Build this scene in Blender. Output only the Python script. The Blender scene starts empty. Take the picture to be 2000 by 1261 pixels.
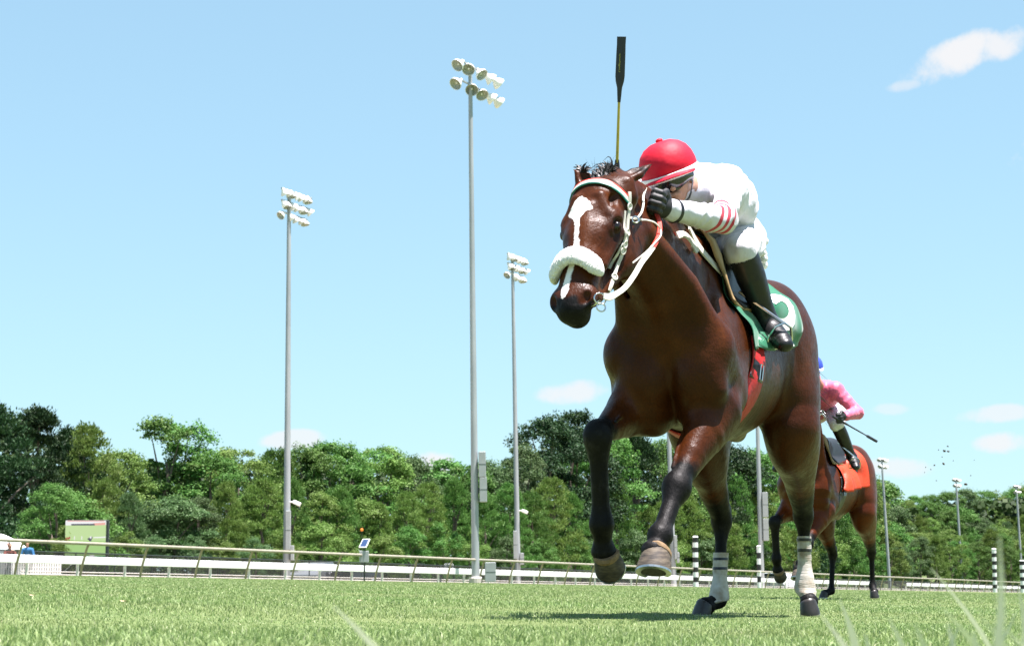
import bpy, bmesh, math, random, os
import numpy as np
from mathutils import Vector, Matrix, Euler
from mathutils.bvhtree import BVHTree
R = math.radians
scene = bpy.context.scene
COL = scene.collection

# ------------------------------------------------------------------ camera, sky, sun, exposure
PITCH = math.atan(540.5 / 4000.0)
cam_d = bpy.data.cameras.new("camera"); cam = bpy.data.objects.new("camera", cam_d); COL.objects.link(cam)
cam_d.sensor_width = 36.0; cam_d.lens = 72.0; cam_d.clip_start = 0.05; cam_d.clip_end = 6000.0
cam.location = (0, 0, 0); cam.rotation_euler = (math.pi / 2 + PITCH, 0, 0)
cam_d.dof.use_dof = True; cam_d.dof.focus_distance = 8.6; cam_d.dof.aperture_fstop = 14.0
scene.camera = cam

SUN_DIR = Vector((0.20, -0.10, 0.97)).normalized()          # towards the sun
sun_d = bpy.data.lights.new("sun", 'SUN'); sun = bpy.data.objects.new("sun", sun_d); COL.objects.link(sun)
sun_d.energy = 5.0; sun_d.angle = R(0.53); sun_d.color = (1.0, 0.925, 0.925)
sun.rotation_euler = (-SUN_DIR).to_track_quat('-Z', 'Y').to_euler()

world = bpy.data.worlds.new("World"); scene.world = world; world.use_nodes = True
wn = world.node_tree.nodes; wl = world.node_tree.links; wn.clear()
w_out = wn.new('ShaderNodeOutputWorld'); w_bg = wn.new('ShaderNodeBackground'); w_sky = wn.new('ShaderNodeTexSky')
w_sky.sky_type = 'NISHITA'; w_sky.sun_disc = False
w_sky.sun_elevation = math.asin(SUN_DIR.z); w_sky.sun_rotation = math.atan2(SUN_DIR.x, SUN_DIR.y)
w_sky.altitude = 0; w_sky.air_density = 0.9; w_sky.dust_density = 0.6; w_sky.ozone_density = 0.6
w_bg.inputs['Strength'].default_value = 0.0585
w_tint = wn.new('ShaderNodeMix'); w_tint.data_type = 'RGBA'; w_tint.blend_type = 'MULTIPLY'; w_tint.inputs[0].default_value = 1.0; w_tint.inputs[7].default_value = (1.52, 2.04, 2.20, 1)
w_gam = wn.new('ShaderNodeGamma'); w_gam.inputs[1].default_value = .5; wl.new(w_sky.outputs[0], w_gam.inputs[0]); wl.new(w_gam.outputs[0], w_tint.inputs[6])
# fair-weather clouds, each at its own direction in the sky
def wmath(op, a, b=0.0, c=None):
    m = wn.new('ShaderNodeMath'); m.operation = op
    for i, v in enumerate((a, b) + ((c,) if c is not None else ())):
        if isinstance(v, (int, float)): m.inputs[i].default_value = v
        else: wl.new(v, m.inputs[i])
    return m.outputs[0]
def wdot(v):
    m = wn.new('ShaderNodeVectorMath'); m.operation = 'DOT_PRODUCT'; wl.new(w_tc.outputs['Generated'], m.inputs[0]); m.inputs[1].default_value = v; return m.outputs['Value']
w_tc = wn.new('ShaderNodeTexCoord')
w_n = wn.new('ShaderNodeTexNoise'); w_n.inputs['Scale'].default_value = 55; w_n.inputs['Detail'].default_value = 7; w_n.inputs['Roughness'].default_value = .6; wl.new(w_tc.outputs['Generated'], w_n.inputs['Vector'])
w_n2 = wn.new('ShaderNodeTexNoise'); w_n2.inputs['Scale'].default_value = 16; w_n2.inputs['Detail'].default_value = 3; wl.new(w_tc.outputs['Generated'], w_n2.inputs['Vector'])
w_nn = wmath('ADD', wmath('MULTIPLY', wmath('SUBTRACT', w_n.outputs['Fac'], .5), 2.2), wmath('MULTIPLY', wmath('SUBTRACT', w_n2.outputs['Fac'], .5), 1.6))
w_cover = None
for cx, cy, w_, h_, tilt, amp in [(1880, 140, 110, 40, 22, .95), (1985, 118, 60, 34, 20, .9), (1790, 185, 45, 15, 10, .5), (1115, 765, 78, 26, 4, .8), (568, 860, 66, 19, 4, .75), (846, 900, 56, 28, 0, .95), (1760, 917, 80, 24, 0, .7), (1950, 818, 85, 19, 3, .7), (1955, 872, 58, 24, 3, .85), (1745, 805, 40, 13, 0, .45),
                                  (2300, 300, 260, 90, 8, .9), (-500, 420, 320, 80, 5, .8), (-250, 780, 200, 50, 0, .6), (2600, 700, 260, 80, 0, .8), (3300, 350, 320, 110, 10, .9)]:
    al, el = math.atan((cx - 1000) / 4000.0), math.atan((630.5 - cy) / 4000.0) + PITCH
    c = Vector((math.sin(al) * math.cos(el), math.cos(al) * math.cos(el), math.sin(el))); rr = c.cross(Vector((0, 0, 1))).normalized(); uu = rr.cross(c)
    t = R(tilt); r2 = rr * math.cos(t) + uu * math.sin(t); u2 = uu * math.cos(t) - rr * math.sin(t)
    f = wmath('MAXIMUM', wdot(c), .2)
    a_ = wmath('DIVIDE', wdot(r2 * (4000.0 / w_)), f); b_ = wmath('DIVIDE', wdot(u2 * (4000.0 / h_)), f)
    d2 = wmath('ADD', wmath('MULTIPLY', a_, a_), wmath('MULTIPLY', b_, b_))
    m = wmath('ADD', wmath('SUBTRACT', 1.0, d2), w_nn)
    mr = wn.new('ShaderNodeMapRange'); mr.interpolation_type = 'SMOOTHSTEP'; mr.inputs[1].default_value = -.05; mr.inputs[2].default_value = .85; mr.inputs[3].default_value = 0; mr.inputs[4].default_value = amp; wl.new(m, mr.inputs[0])
    dd = wmath('MULTIPLY', mr.outputs[0], wmath('GREATER_THAN', wdot(c), .5))
    w_cover = dd if w_cover is None else wmath('MAXIMUM', w_cover, dd)
w_mix = wn.new('ShaderNodeMix'); w_mix.data_type = 'RGBA'; wl.new(w_cover, w_mix.inputs[0]); wl.new(w_tint.outputs[2], w_mix.inputs[6]); w_mix.inputs[7].default_value = (4.62, 4.60, 4.68, 1)
wl.new(w_mix.outputs[2], w_bg.inputs['Color']); wl.new(w_bg.outputs[0], w_out.inputs['Surface'])

vs = scene.view_settings
scene.display_settings.display_device = 'sRGB'
vs.view_transform = 'Standard'; vs.look = 'None'; vs.gamma = 1.0; vs.use_curve_mapping = False; vs.exposure = 1.8
scene.cycles.max_bounces = 6; scene.cycles.transparent_max_bounces = 12
scene.cycles.sample_clamp_indirect = 6.0
scene.cycles.use_denoising = True
# ------------------------------------------------------------------ helpers
CP, SP = math.cos(PITCH), math.sin(PITCH)
def P(px, py, Y):
    """the place in the world, Y metres ahead, on the sight line of a photograph pixel"""
    a = (px - 1000.0) / 4000.0; b = (630.5 - py) / 4000.0
    d = (a, CP - b * SP, SP + b * CP)
    k = Y / d[1]
    return Vector((d[0] * k, Y, d[2] * k))
def proj(v):
    x, y, z = v
    f = y * CP + z * SP; u = -y * SP + z * CP
    return (1000 + 4000 * x / f, 630.5 - 4000 * u / f)

_rail_n = math.sqrt(1 + .45 ** 2)
def rail_dist(x, y):                      # metres from the rail line, positive on the camera's side
    return (x + 39.9 - .45 * y) / _rail_n
_gd = np.array([-500, -2, 0, 4, 10, 20, 31, 33.4, 35, 37, 400.0]); _gz = np.array([.70, .70, .69, .62, .478, .245, .008, -.078, -.10, -.11, -.11])
def ground_z(x, y):
    d = rail_dist(np.asarray(x, float), np.asarray(y, float))
    return sum(np.interp(d + o, _gd, _gz) for o in (-.8, -.3, .3, .8)) / 4.0
def gz(x, y): return float(ground_z(x, y))
RAIL_U = Vector((.45, 1, 0)).normalized(); RAIL_N = Vector((1, -.45, 0)).normalized()   # along the rail, and towards the camera
def rail_pt(Y, off=0.0):                  # a point abreast of depth Y on the rail line, off metres towards the camera
    v = Vector((-39.9 + .45 * Y, Y, 0)) + RAIL_N * off
    v.z = gz(v.x, v.y); return v

def tag(o, label=None, cat=None, group=None, kind=None):
    if label: o['label'] = label
    if cat: o['category'] = cat
    if group: o['group'] = group
    if kind: o['kind'] = kind
    return o
def empty(name, loc=(0, 0, 0), rz=0.0, parent=None):
    o = bpy.data.objects.new(name, None); COL.objects.link(o); o.location = loc; o.rotation_euler = (0, 0, rz)
    o.empty_display_size = .2
    if parent: o.parent = parent
    return o
def link_mesh(name, me, mat=None, parent=None, smooth=False):
    o = bpy.data.objects.new(name, me); COL.objects.link(o)
    if mat is not None and len(me.materials) == 0: me.materials.append(mat)
    if parent: o.parent = parent
    if smooth: me.polygons.foreach_set('use_smooth', np.ones(len(me.polygons), bool))
    return o
def copy_tree(o, parent=None):
    c = o.copy(); COL.objects.link(c)
    if parent: c.parent = parent
    for ch in o.children: copy_tree(ch, c)
    return c
def np_mesh(name, verts, faces):
    """verts (n,3), faces (m,k) with one k"""
    me = bpy.data.meshes.new(name); verts = np.asarray(verts, np.float32); faces = np.asarray(faces, np.int32)
    m, k = faces.shape
    me.vertices.add(len(verts)); me.vertices.foreach_set('co', verts.ravel())
    me.loops.add(m * k); me.loops.foreach_set('vertex_index', faces.ravel())
    me.polygons.add(m); me.polygons.foreach_set('loop_start', np.arange(0, m * k, k, dtype=np.int32))
    me.update(calc_edges=True)
    return me

class MB:
    """collects simple shapes into ONE mesh"""
    def __init__(s): s.bm = bmesh.new()
    def box(s, c, d, rot=None):
        r = bmesh.ops.create_cube(s.bm, size=1.0)
        M = Matrix.Translation(Vector(c)) @ (rot.to_matrix().to_4x4() if rot is not None else Matrix()) @ Matrix.Diagonal((d[0], d[1], d[2], 1))
        bmesh.ops.transform(s.bm, matrix=M, verts=r['verts']); return r['verts']
    def rings(s, rings, cap=True, closed=True):
        """rings: list of lists of points"""
        vr = [[s.bm.verts.new(p) for p in ring] for ring in rings]
        n = len(vr[0])
        for a, b in zip(vr[:-1], vr[1:]):
            for i in range(n if closed else n - 1):
                j = (i + 1) % n
                try: s.bm.faces.new((a[i], a[j], b[j], b[i]))
                except ValueError: pass
        if cap and closed:
            s.bm.faces.new(list(reversed(vr[0]))); s.bm.faces.new(vr[-1])
        return vr
    def tube(s, pts, rad, n=8, cap=True, flat=None):
        """pts swept with a round (or flat=(axis vector list, ratio)) section; rad one number or a list"""
        pts = [Vector(p) for p in pts]; m = len(pts)
        rad = [rad] * m if isinstance(rad, (int, float)) else rad
        up = None; rings = []
        for i, p in enumerate(pts):
            t = (pts[min(i + 1, m - 1)] - pts[max(i - 1, 0)]).normalized()
            if up is None:
                up = Vector((0, 0, 1)) if abs(t.z) < .9 else Vector((1, 0, 0))
            u = (up - t * up.dot(t)).normalized(); v = t.cross(u); up = u
            rings.append([p + (u * math.cos(2 * math.pi * k / n) + v * math.sin(2 * math.pi * k / n)) * rad[i] for k in range(n)])
        return s.rings(rings, cap)
    def strap(s, pts, nrm, w, th):
        """a flat strap through pts lying along the normals nrm"""
        pts = [Vector(p) for p in pts]; m = len(pts); rings = []
        ws = w if isinstance(w, (list, tuple)) else [w] * m
        for i, p in enumerate(pts):
            t = (pts[min(i + 1, m - 1)] - pts[max(i - 1, 0)]).normalized()
            nn = Vector(nrm[i]); nn = (nn - t * nn.dot(t)).normalized(); sd = t.cross(nn)
            w2 = ws[i] / 2
            rings.append([p + sd * w2, p + sd * w2 * .9 + nn * th, p - sd * w2 * .9 + nn * th, p - sd * w2])
        return s.rings(rings)
    def lathe(s, prof, M=Matrix(), n=16, cap=True):
        """prof: (r, z) pairs turned about Z then moved by M"""
        return s.rings([[M @ Vector((r * math.cos(2 * math.pi * k / n), r * math.sin(2 * math.pi * k / n), z)) for k in range(n)] for r, z in prof], cap)
    def quad(s, a, b, c, d):
        return s.bm.faces.new([s.bm.verts.new(Vector(p)) for p in (a, b, c, d)])
    def sphere(s, c, r, M=None, seg=12):
        q = bmesh.ops.create_uvsphere(s.bm, u_segments=seg, v_segments=max(6, seg // 2 + 2), radius=1.0)
        T = Matrix.Translation(Vector(c)) @ (M if M is not None else Matrix()) @ Matrix.Diagonal((*((r, r, r) if isinstance(r, (int, float)) else r), 1))
        bmesh.ops.transform(s.bm, matrix=T, verts=q['verts']); return q['verts']
    def build(s, name, mat, parent=None, smooth=False, bevel=0):
        if bevel:
            bmesh.ops.bevel(s.bm, geom=list(s.bm.edges), offset=bevel, segments=1, affect='EDGES', clamp_overlap=True)
        bmesh.ops.recalc_face_normals(s.bm, faces=s.bm.faces)
        me = bpy.data.meshes.new(name); s.bm.to_mesh(me); s.bm.free()
        o = link_mesh(name, me, mat, parent, smooth)
        if smooth:
            try: me.set_sharp_from_angle(angle=R(48))
            except Exception: pass
        return o
def rot_to(z, x=None):
    """4x4 whose Z axis is z (and X near x)"""
    z = Vector(z).normalized(); x = Vector(x) if x is not None else (Vector((1, 0, 0)) if abs(z.x) < .9 else Vector((0, 1, 0)))
    x = (x - z * x.dot(z)).normalized(); y = z.cross(x)
    return Matrix(((x.x, y.x, z.x, 0), (x.y, y.y, z.y, 0), (x.z, y.z, z.z, 0), (0, 0, 0, 1)))
def spline(pts, n):
    """Catmull-Rom through pts"""
    pts = [Vector(p) for p in pts]; out = []; q = [pts[0] * 2 - pts[1]] + pts + [pts[-1] * 2 - pts[-2]]
    for i in range(1, len(q) - 2):
        for k in range(n):
            t = k / n; a, b, c, d = q[i - 1], q[i], q[i + 1], q[i + 2]
            out.append(.5 * ((2 * b) + (c - a) * t + (2 * a - 5 * b + 4 * c - d) * t * t + (3 * b - a - 3 * c + d) * t ** 3))
    out.append(pts[-1]); return out

# ------------------------------------------------------------------ sculpting: a distance field that blends tapered limbs and muscles
class Field:
    def __init__(s, lo, hi, h):
        s.lo = np.array(lo, float); s.h = h
        s.n = np.ceil((np.array(hi, float) - s.lo) / h).astype(int) + 1
        s.f = np.full(s.n, .5, np.float32)
        s.ax = [(s.lo[i] + h * np.arange(s.n[i])).astype(np.float32) for i in range(3)]
    def _sub(s, lo, hi):
        sl = []
        for i in range(3):
            a = int(max(0, math.floor((lo[i] - s.lo[i]) / s.h))); b = int(min(s.n[i], math.ceil((hi[i] - s.lo[i]) / s.h) + 1))
            if b <= a: return None
            sl.append(slice(a, b))
        return tuple(sl)
    def put(s, fn, lo, hi, k, op='add'):
        m = k + 3 * s.h
        sl = s._sub([v - m for v in lo], [v + m for v in hi])
        if sl is None: return
        x = s.ax[0][sl[0]][:, None, None]; y = s.ax[1][sl[1]][None, :, None]; z = s.ax[2][sl[2]][None, None, :]
        d = fn(x, y, z).astype(np.float32); f = s.f[sl]
        if op == 'add':
            hh = np.maximum(k - np.abs(f - d), 0) / k
            s.f[sl] = np.minimum(f, d) - hh * hh * k * .25
        else:
            hh = np.maximum(k - np.abs(f + d), 0) / k
            s.f[sl] = np.maximum(f, -d) + hh * hh * k * .25
    def cone(s, a, ra, b, rb, k=.03, n=None, sq=1.0, op='add'):
        a = np.array(a, float); b = np.array(b, float); ab = b - a; L2 = max(float(ab @ ab), 1e-9)
        nn = None if n is None else np.array(n, float) / np.linalg.norm(n)
        def fn(x, y, z):
            px, py, pz = x - a[0], y - a[1], z - a[2]
            t = np.clip((px * ab[0] + py * ab[1] + pz * ab[2]) / L2, 0, 1)
            qx, qy, qz = px - t * ab[0], py - t * ab[1], pz - t * ab[2]
            if nn is not None:
                e = (qx * nn[0] + qy * nn[1] + qz * nn[2]) * (1 / sq - 1)
                qx, qy, qz = qx + e * nn[0], qy + e * nn[1], qz + e * nn[2]
            return np.sqrt(qx * qx + qy * qy + qz * qz) - (ra + (rb - ra) * t)
        r = max(ra, rb) * max(1, sq)
        s.put(fn, np.minimum(a, b) - r, np.maximum(a, b) + r, k, op)
    def chain(s, pts, k=.03, n=None, sq=1.0):
        """tapered limb through (x, y, z, r) points, blended into the field as one piece"""
        nn = None if n is None else np.array(n, float) / np.linalg.norm(n)
        q = np.array([tuple(p) for p in pts], float)
        def fn(x, y, z):
            best = None
            for a, b in zip(q[:-1], q[1:]):
                ab = b[:3] - a[:3]; L2 = max(float(ab @ ab), 1e-9)
                px, py, pz = x - a[0], y - a[1], z - a[2]
                t = np.clip((px * ab[0] + py * ab[1] + pz * ab[2]) / L2, 0, 1)
                qx, qy, qz = px - t * ab[0], py - t * ab[1], pz - t * ab[2]
                if nn is not None:
                    e = (qx * nn[0] + qy * nn[1] + qz * nn[2]) * (1 / sq - 1)
                    qx, qy, qz = qx + e * nn[0], qy + e * nn[1], qz + e * nn[2]
                d = np.sqrt(qx * qx + qy * qy + qz * qz) - (a[3] + (b[3] - a[3]) * t)
                best = d if best is None else np.minimum(best, d)
            return best
        r = q[:, 3].max() * max(1, sq)
        s.put(fn, q[:, :3].min(0) - r, q[:, :3].max(0) + r, k)
    def ell(s, c, r, axes=None, k=.03, op='add'):
        c = np.array(c, float); r = np.array(r, float); A = np.eye(3) if axes is None else np.array([np.array(v, float) / np.linalg.norm(v) for v in axes])
        def fn(x, y, z):
            p = (x - c[0], y - c[1], z - c[2]); k0 = 0; k1 = 0
            for i in range(3):
                u = (p[0] * A[i, 0] + p[1] * A[i, 1] + p[2] * A[i, 2])
                k0 = k0 + (u / r[i]) ** 2; k1 = k1 + (u / r[i] ** 2) ** 2
            k0 = np.sqrt(k0); k1 = np.sqrt(k1) + 1e-9
            return k0 * (k0 - 1) / k1
        ext = np.abs(A).T @ r
        s.put(fn, c - ext, c + ext, k, op)
    def blur(s, it=1):
        for _ in range(it):
            for ax in range(3):
                f = s.f; g = f.copy()
                a = [slice(None)] * 3; b = [slice(None)] * 3; c = [slice(None)] * 3
                a[ax] = slice(1, -1); b[ax] = slice(2, None); c[ax] = slice(0, -2)
                g[tuple(a)] = f[tuple(a)] * .5 + (f[tuple(b)] + f[tuple(c)]) * .25
                s.f = g
    def mesh(s, iso=0.0):
        """naive surface nets"""
        f = s.f - iso; ins = f < 0; n = s.n
        c = np.zeros(n - 1, np.int8)
        for dx in (0, 1):
            for dy in (0, 1):
                for dz in (0, 1): c += ins[dx:n[0] - 1 + dx, dy:n[1] - 1 + dy, dz:n[2] - 1 + dz]
        act = (c > 0) & (c < 8); cells = np.argwhere(act); idx = np.full(n - 1, -1, np.int32); idx[act] = np.arange(len(cells))
        acc = np.zeros((len(cells), 3)); cnt = np.zeros(len(cells))
        C = [(dx, dy, dz) for dx in (0, 1) for dy in (0, 1) for dz in (0, 1)]
        for p in C:
            for ax in range(3):
                if p[ax]: continue
                q = list(p); q[ax] = 1
                v0 = f[tuple((cells + p).T)]; v1 = f[tuple((cells + q).T)]
                m = (v0 < 0) != (v1 < 0); t = v0[m] / (v0[m] - v1[m])
                pos = np.tile(np.array(p, float), (m.sum(), 1)); pos[:, ax] += t
                acc[m] += pos; cnt[m] += 1
        V = s.lo + (cells + acc / cnt[:, None]) * s.h
        F = []
        for ax in range(3):
            o1, o2 = [(1, 2), (2, 0), (0, 1)][ax]
            a = [slice(1, n[i] - 1) for i in range(3)]; a[ax] = slice(0, n[ax] - 1); b = list(a); b[ax] = slice(1, n[ax])
            i0 = ins[tuple(a)]; i1 = ins[tuple(b)]
            for sgn in (True, False):
                e = np.argwhere(i0 & ~i1 if sgn else ~i0 & i1)
                for i in range(3):
                    if i != ax: e[:, i] += 1
                def g(d1, d2):
                    k = e.copy(); k[:, o1] += d1; k[:, o2] += d2; return idx[tuple(k.T)]
                quad = [g(-1, -1), g(0, -1), g(0, 0), g(-1, 0)]
                if not sgn: quad.reverse()
                F.append(np.stack(quad, 1))
        return V, np.concatenate(F)
def relax(V, F, it=2, w=.5):
    e = np.concatenate([F[:, [0, 1]], F[:, [1, 2]], F[:, [2, 3]], F[:, [3, 0]]])
    e = np.unique(np.sort(e, 1), axis=0); n = len(V)
    deg = np.bincount(e.ravel(), minlength=n)[:, None]
    for i in range(it):
        for ww in (w, -w * 1.03):
            S = np.zeros_like(V)
            for k in range(3):
                S[:, k] = np.bincount(e[:, 0], V[e[:, 1], k], n) + np.bincount(e[:, 1], V[e[:, 0], k], n)
            V = V + ww * (S / np.maximum(deg, 1) - V)
    return V
def sstep(a, b, x):
    t = np.clip((x - a) / (b - a), 0, 1); return t * t * (3 - 2 * t)
def seg_dist(V, a, b):
    a = np.array(a, float); b = np.array(b, float); ab = b - a
    t = np.clip(((V - a) @ ab) / (ab @ ab), 0, 1); return np.linalg.norm(V - a - t[:, None] * ab, axis=1), t
def add_attr(me, name, vals):
    at = me.attributes.new(name, 'FLOAT', 'POINT'); at.data.foreach_set('value', np.asarray(vals, np.float32))
def vnoise(V, s, seed=0):
    """cheap smooth noise on points, -1..1"""
    rng = np.random.RandomState(seed); out = np.zeros(len(V))
    for i in range(6):
        k = rng.normal(size=3) / s * 2.2; out += np.sin(V @ k + rng.uniform(0, 6.28))
    return out / 3.0

# ------------------------------------------------------------------ materials
def newmat(name):
    m = bpy.data.materials.new(name); m.use_nodes = True
    nt = m.node_tree; b = nt.nodes['Principled BSDF']; return m, nt, b
def setp(b, **k):
    for a, v in k.items():
        nm = {'base': 'Base Color', 'rough': 'Roughness', 'metal': 'Metallic', 'spec': 'Specular IOR Level', 'trans': 'Transmission Weight', 'sheen': 'Sheen Weight', 'coat': 'Coat Weight', 'coatr': 'Coat Roughness', 'alpha': 'Alpha'}[a]
        b.inputs[nm].default_value = (*v, 1) if a == 'base' else v
def ramp(nt, fac, stops):
    r = nt.nodes.new('ShaderNodeValToRGB'); el = r.color_ramp.elements
    while len(el) < len(stops): el.new(.5)
    for e, (p, c) in zip(el, stops):
        e.position = p; e.color = (*c, 1) if len(c) == 3 else c
    nt.links.new(fac, r.inputs[0]); return r.outputs[0]
def noise(nt, scale, detail=3, rough=.55, coord='Object', stretch=None, dim=None):
    t = nt.nodes.new('ShaderNodeTexCoord'); n = nt.nodes.new('ShaderNodeTexNoise')
    n.inputs['Scale'].default_value = scale; n.inputs['Detail'].default_value = detail; n.inputs['Roughness'].default_value = rough
    src = t.outputs[coord]
    if stretch:
        mp = nt.nodes.new('ShaderNodeMapping'); mp.inputs['Scale'].default_value = stretch; nt.links.new(src, mp.inputs[0]); src = mp.outputs[0]
    nt.links.new(src, n.inputs['Vector']); return n.outputs['Fac']
def bump(nt, b, h, strength=.3, dist=.01):
    k = nt.nodes.new('ShaderNodeBump'); k.inputs['Strength'].default_value = strength; k.inputs['Distance'].default_value = dist
    nt.links.new(h, k.inputs['Height']); nt.links.new(k.outputs[0], b.inputs['Normal'])
def simple(name, base, rough=.5, metal=0, var=.25, scale=30, bstr=0, bdist=.002, **k):
    """one colour with slight uneven wear"""
    m, nt, b = newmat(name); setp(b, base=base, rough=rough, metal=metal, **k)
    f = noise(nt, scale, 4)
    lo = tuple(c * (1 - var) for c in base); hi = tuple(min(1, c * (1 + var * .6)) for c in base)
    nt.links.new(ramp(nt, f, [(.25, lo), (.75, hi)]), b.inputs['Base Color'])
    if bstr: bump(nt, b, noise(nt, scale * 3, 4), bstr, bdist)
    return m
def attr(nt, name):
    a = nt.nodes.new('ShaderNodeAttribute'); a.attribute_name = name; return a.outputs['Fac']
def mixc(nt, fac, a, b):
    m = nt.nodes.new('ShaderNodeMix'); m.data_type = 'RGBA'
    for s, v in ((m.inputs[0], fac), (m.inputs[6], a), (m.inputs[7], b)):
        if isinstance(v, (int, float)): s.default_value = v
        elif isinstance(v, tuple): s.default_value = (*v, 1)
        else: nt.links.new(v, s)
    return m.outputs[2]
def math_n(nt, op, a, b=0.0, c=None):
    m = nt.nodes.new('ShaderNodeMath'); m.operation = op
    for i, v in enumerate((a, b) + ((c,) if c is not None else ())):
        if isinstance(v, (int, float)): m.inputs[i].default_value = v
        else: nt.links.new(v, m.inputs[i])
    return m.outputs[0]
def mrange(nt, v, a, b, c=0.0, d=1.0):
    m = nt.nodes.new('ShaderNodeMapRange'); m.inputs[1].default_value = a; m.inputs[2].default_value = b; m.inputs[3].default_value = c; m.inputs[4].default_value = d
    nt.links.new(v, m.inputs[0]); return m.outputs[0]
# ------------------------------------------------------------------ the ground: banked turf course, dirt track behind the rails, infield
def sheet(name, ds, mat, s0=-250, s1=1500, drop=0.0):
    ss = list(np.concatenate([np.arange(s0, 0, 25), np.arange(0, 120, 4), np.arange(120, s1 + 1, 40)]))
    V = []; F_ = []
    for s in ss:
        for d in ds:
            p = Vector((-39.9, 0, 0)) + RAIL_U * s + RAIL_N * d
            V.append((p.x, p.y, gz(p.x, p.y) - drop))
    n = len(ds)
    F_ = [(i * n + j, (i + 1) * n + j, (i + 1) * n + j + 1, i * n + j + 1) for i in range(len(ss) - 1) for j in range(n - 1)]
    me = bpy.data.meshes.new(name); me.from_pydata(V, [], F_); o = link_mesh(name, me, mat, None, True); return tag(o, kind='structure')
m_turf, nt, b = newmat('turf'); setp(b, rough=.9, spec=.15)
c = ramp(nt, noise(nt, 9, 6, .65), [(.3, (0.056, 0.085, 0.025)), (.55, (0.102, 0.140, 0.048)), (.75, (0.152, 0.176, 0.079))])
c = mixc(nt, mrange(nt, noise(nt, .25, 3), .4, .7, 0, .55), c, (.155, .180, .070))
nt.links.new(c, b.inputs['Base Color']); bump(nt, b, noise(nt, 40, 5), .6, .03)
m_dirt = simple('pale_track_dirt', (.34, .27, .19), .95, var=.3, scale=3, bstr=.5, bdist=.02)
m_infield = simple('infield_grass', (.07, .10, .03), .95, var=.4, scale=2)
sheet('turf_course', [-1.2, -.6, 0, 1, 2, 3, 4, 6, 8, 10, 13, 16, 20, 24, 28, 30, 31, 32, 33, 34, 35, 36, 37, 38, 42, 60, 120, 400], m_turf)
sheet('dirt_track', [-19, -10, -5, -1.2], m_dirt)
sheet('infield', [-1500, -300, -60, -19], m_infield)

# ---- grass blades, thinning and broadening with distance
m_blade, nt, b = newmat('grass_blade'); 
gc = ramp(nt, attr(nt, 'tint'), [(0, (0.106, 0.191, 0.049)), (.4, (0.189, 0.289, 0.089)), (.75, (0.295, 0.384, 0.168)), (.92, (0.453, 0.486, 0.292)), (1, (0.604, 0.550, 0.392))])
gc = mixc(nt, mrange(nt, noise(nt, .5, 3), .35, .7, 0, .5), gc, (.235, .255, .115))
nt.links.new(gc, b.inputs['Base Color']); setp(b, rough=.55, spec=.3)
tr = nt.nodes.new('ShaderNodeBsdfTranslucent'); nt.links.new(gc, tr.inputs['Color']); ms = nt.nodes.new('ShaderNodeMixShader'); ms.inputs[0].default_value = .35
nt.links.new(b.outputs[0], ms.inputs[1]); nt.links.new(tr.outputs[0], ms.inputs[2]); nt.links.new(ms.outputs[0], nt.nodes['Material Output'].inputs['Surface'])
def blades(name, X, Y, H, Wd, seed, lean=.85, parent=None):
    rg = np.random.RandomState(seed); n = len(X); Z = ground_z(X, Y) - .004
    az = rg.uniform(0, 2 * np.pi, n); la = rg.uniform(0, 2 * np.pi, n); ln = np.abs(rg.normal(0, lean, n))
    sx, sy = np.cos(az) * Wd / 2, np.sin(az) * Wd / 2; dx, dy = np.cos(la) * ln * H, np.sin(la) * ln * H
    V = np.zeros((n, 5, 3))
    V[:, 0] = np.stack([X - sx, Y - sy, Z], 1); V[:, 1] = np.stack([X + sx, Y + sy, Z], 1)
    m = .55
    V[:, 2] = np.stack([X - sx * .8 + dx * .35, Y - sy * .8 + dy * .35, Z + H * m], 1); V[:, 3] = np.stack([X + sx * .8 + dx * .35, Y + sy * .8 + dy * .35, Z + H * m], 1)
    V[:, 4] = np.stack([X + dx, Y + dy, Z + H * np.maximum(.55, 1 - .22 * ln)], 1)
    base = (np.arange(n) * 5)[:, None]
    Fc = np.concatenate([base + [0, 1, 3], base + [0, 3, 2], base + [2, 3, 4]])
    me = np_mesh(name, V.reshape(-1, 3), Fc); t = rg.beta(1.6, 2.2, n); add_attr(me, 'tint', np.repeat(t, 5))
    o = link_mesh(name, me, m_blade, parent, True); return tag(o, kind='stuff')
rg = np.random.RandomState(11)
def wedge(n, y0, y1, p):
    u = rg.uniform(0, 1, n); Y = (y0 ** p + u * (y1 ** p - y0 ** p)) ** (1 / p) if p else y0 * (y1 / y0) ** u
    X = rg.uniform(-1, 1, n) * (.30 * Y + .8); return X, Y
yy = np.linspace(3.0, 110, 6000); wgt = np.minimum(1, (6 / yy) ** 2) * (.70 * yy + 2.4); cdf = np.cumsum(wgt); cdf /= cdf[-1]
Y = np.interp(rg.uniform(0, 1, 430000), cdf, yy); X = rg.uniform(-1, 1, len(Y)) * (.35 * Y + 1.2)
ok = rail_dist(X, Y) > -.2; X, Y = X[ok], Y[ok]
blades('turf_grass', X, Y, rg.uniform(.010, .023, len(X)) * (1 + .35 * vnoise(np.stack([X, Y, 0 * X], 1), .8, 5)), np.maximum(.0032, .00042 * Y) * rg.uniform(.7, 1.3, len(X)), 3)
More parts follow.
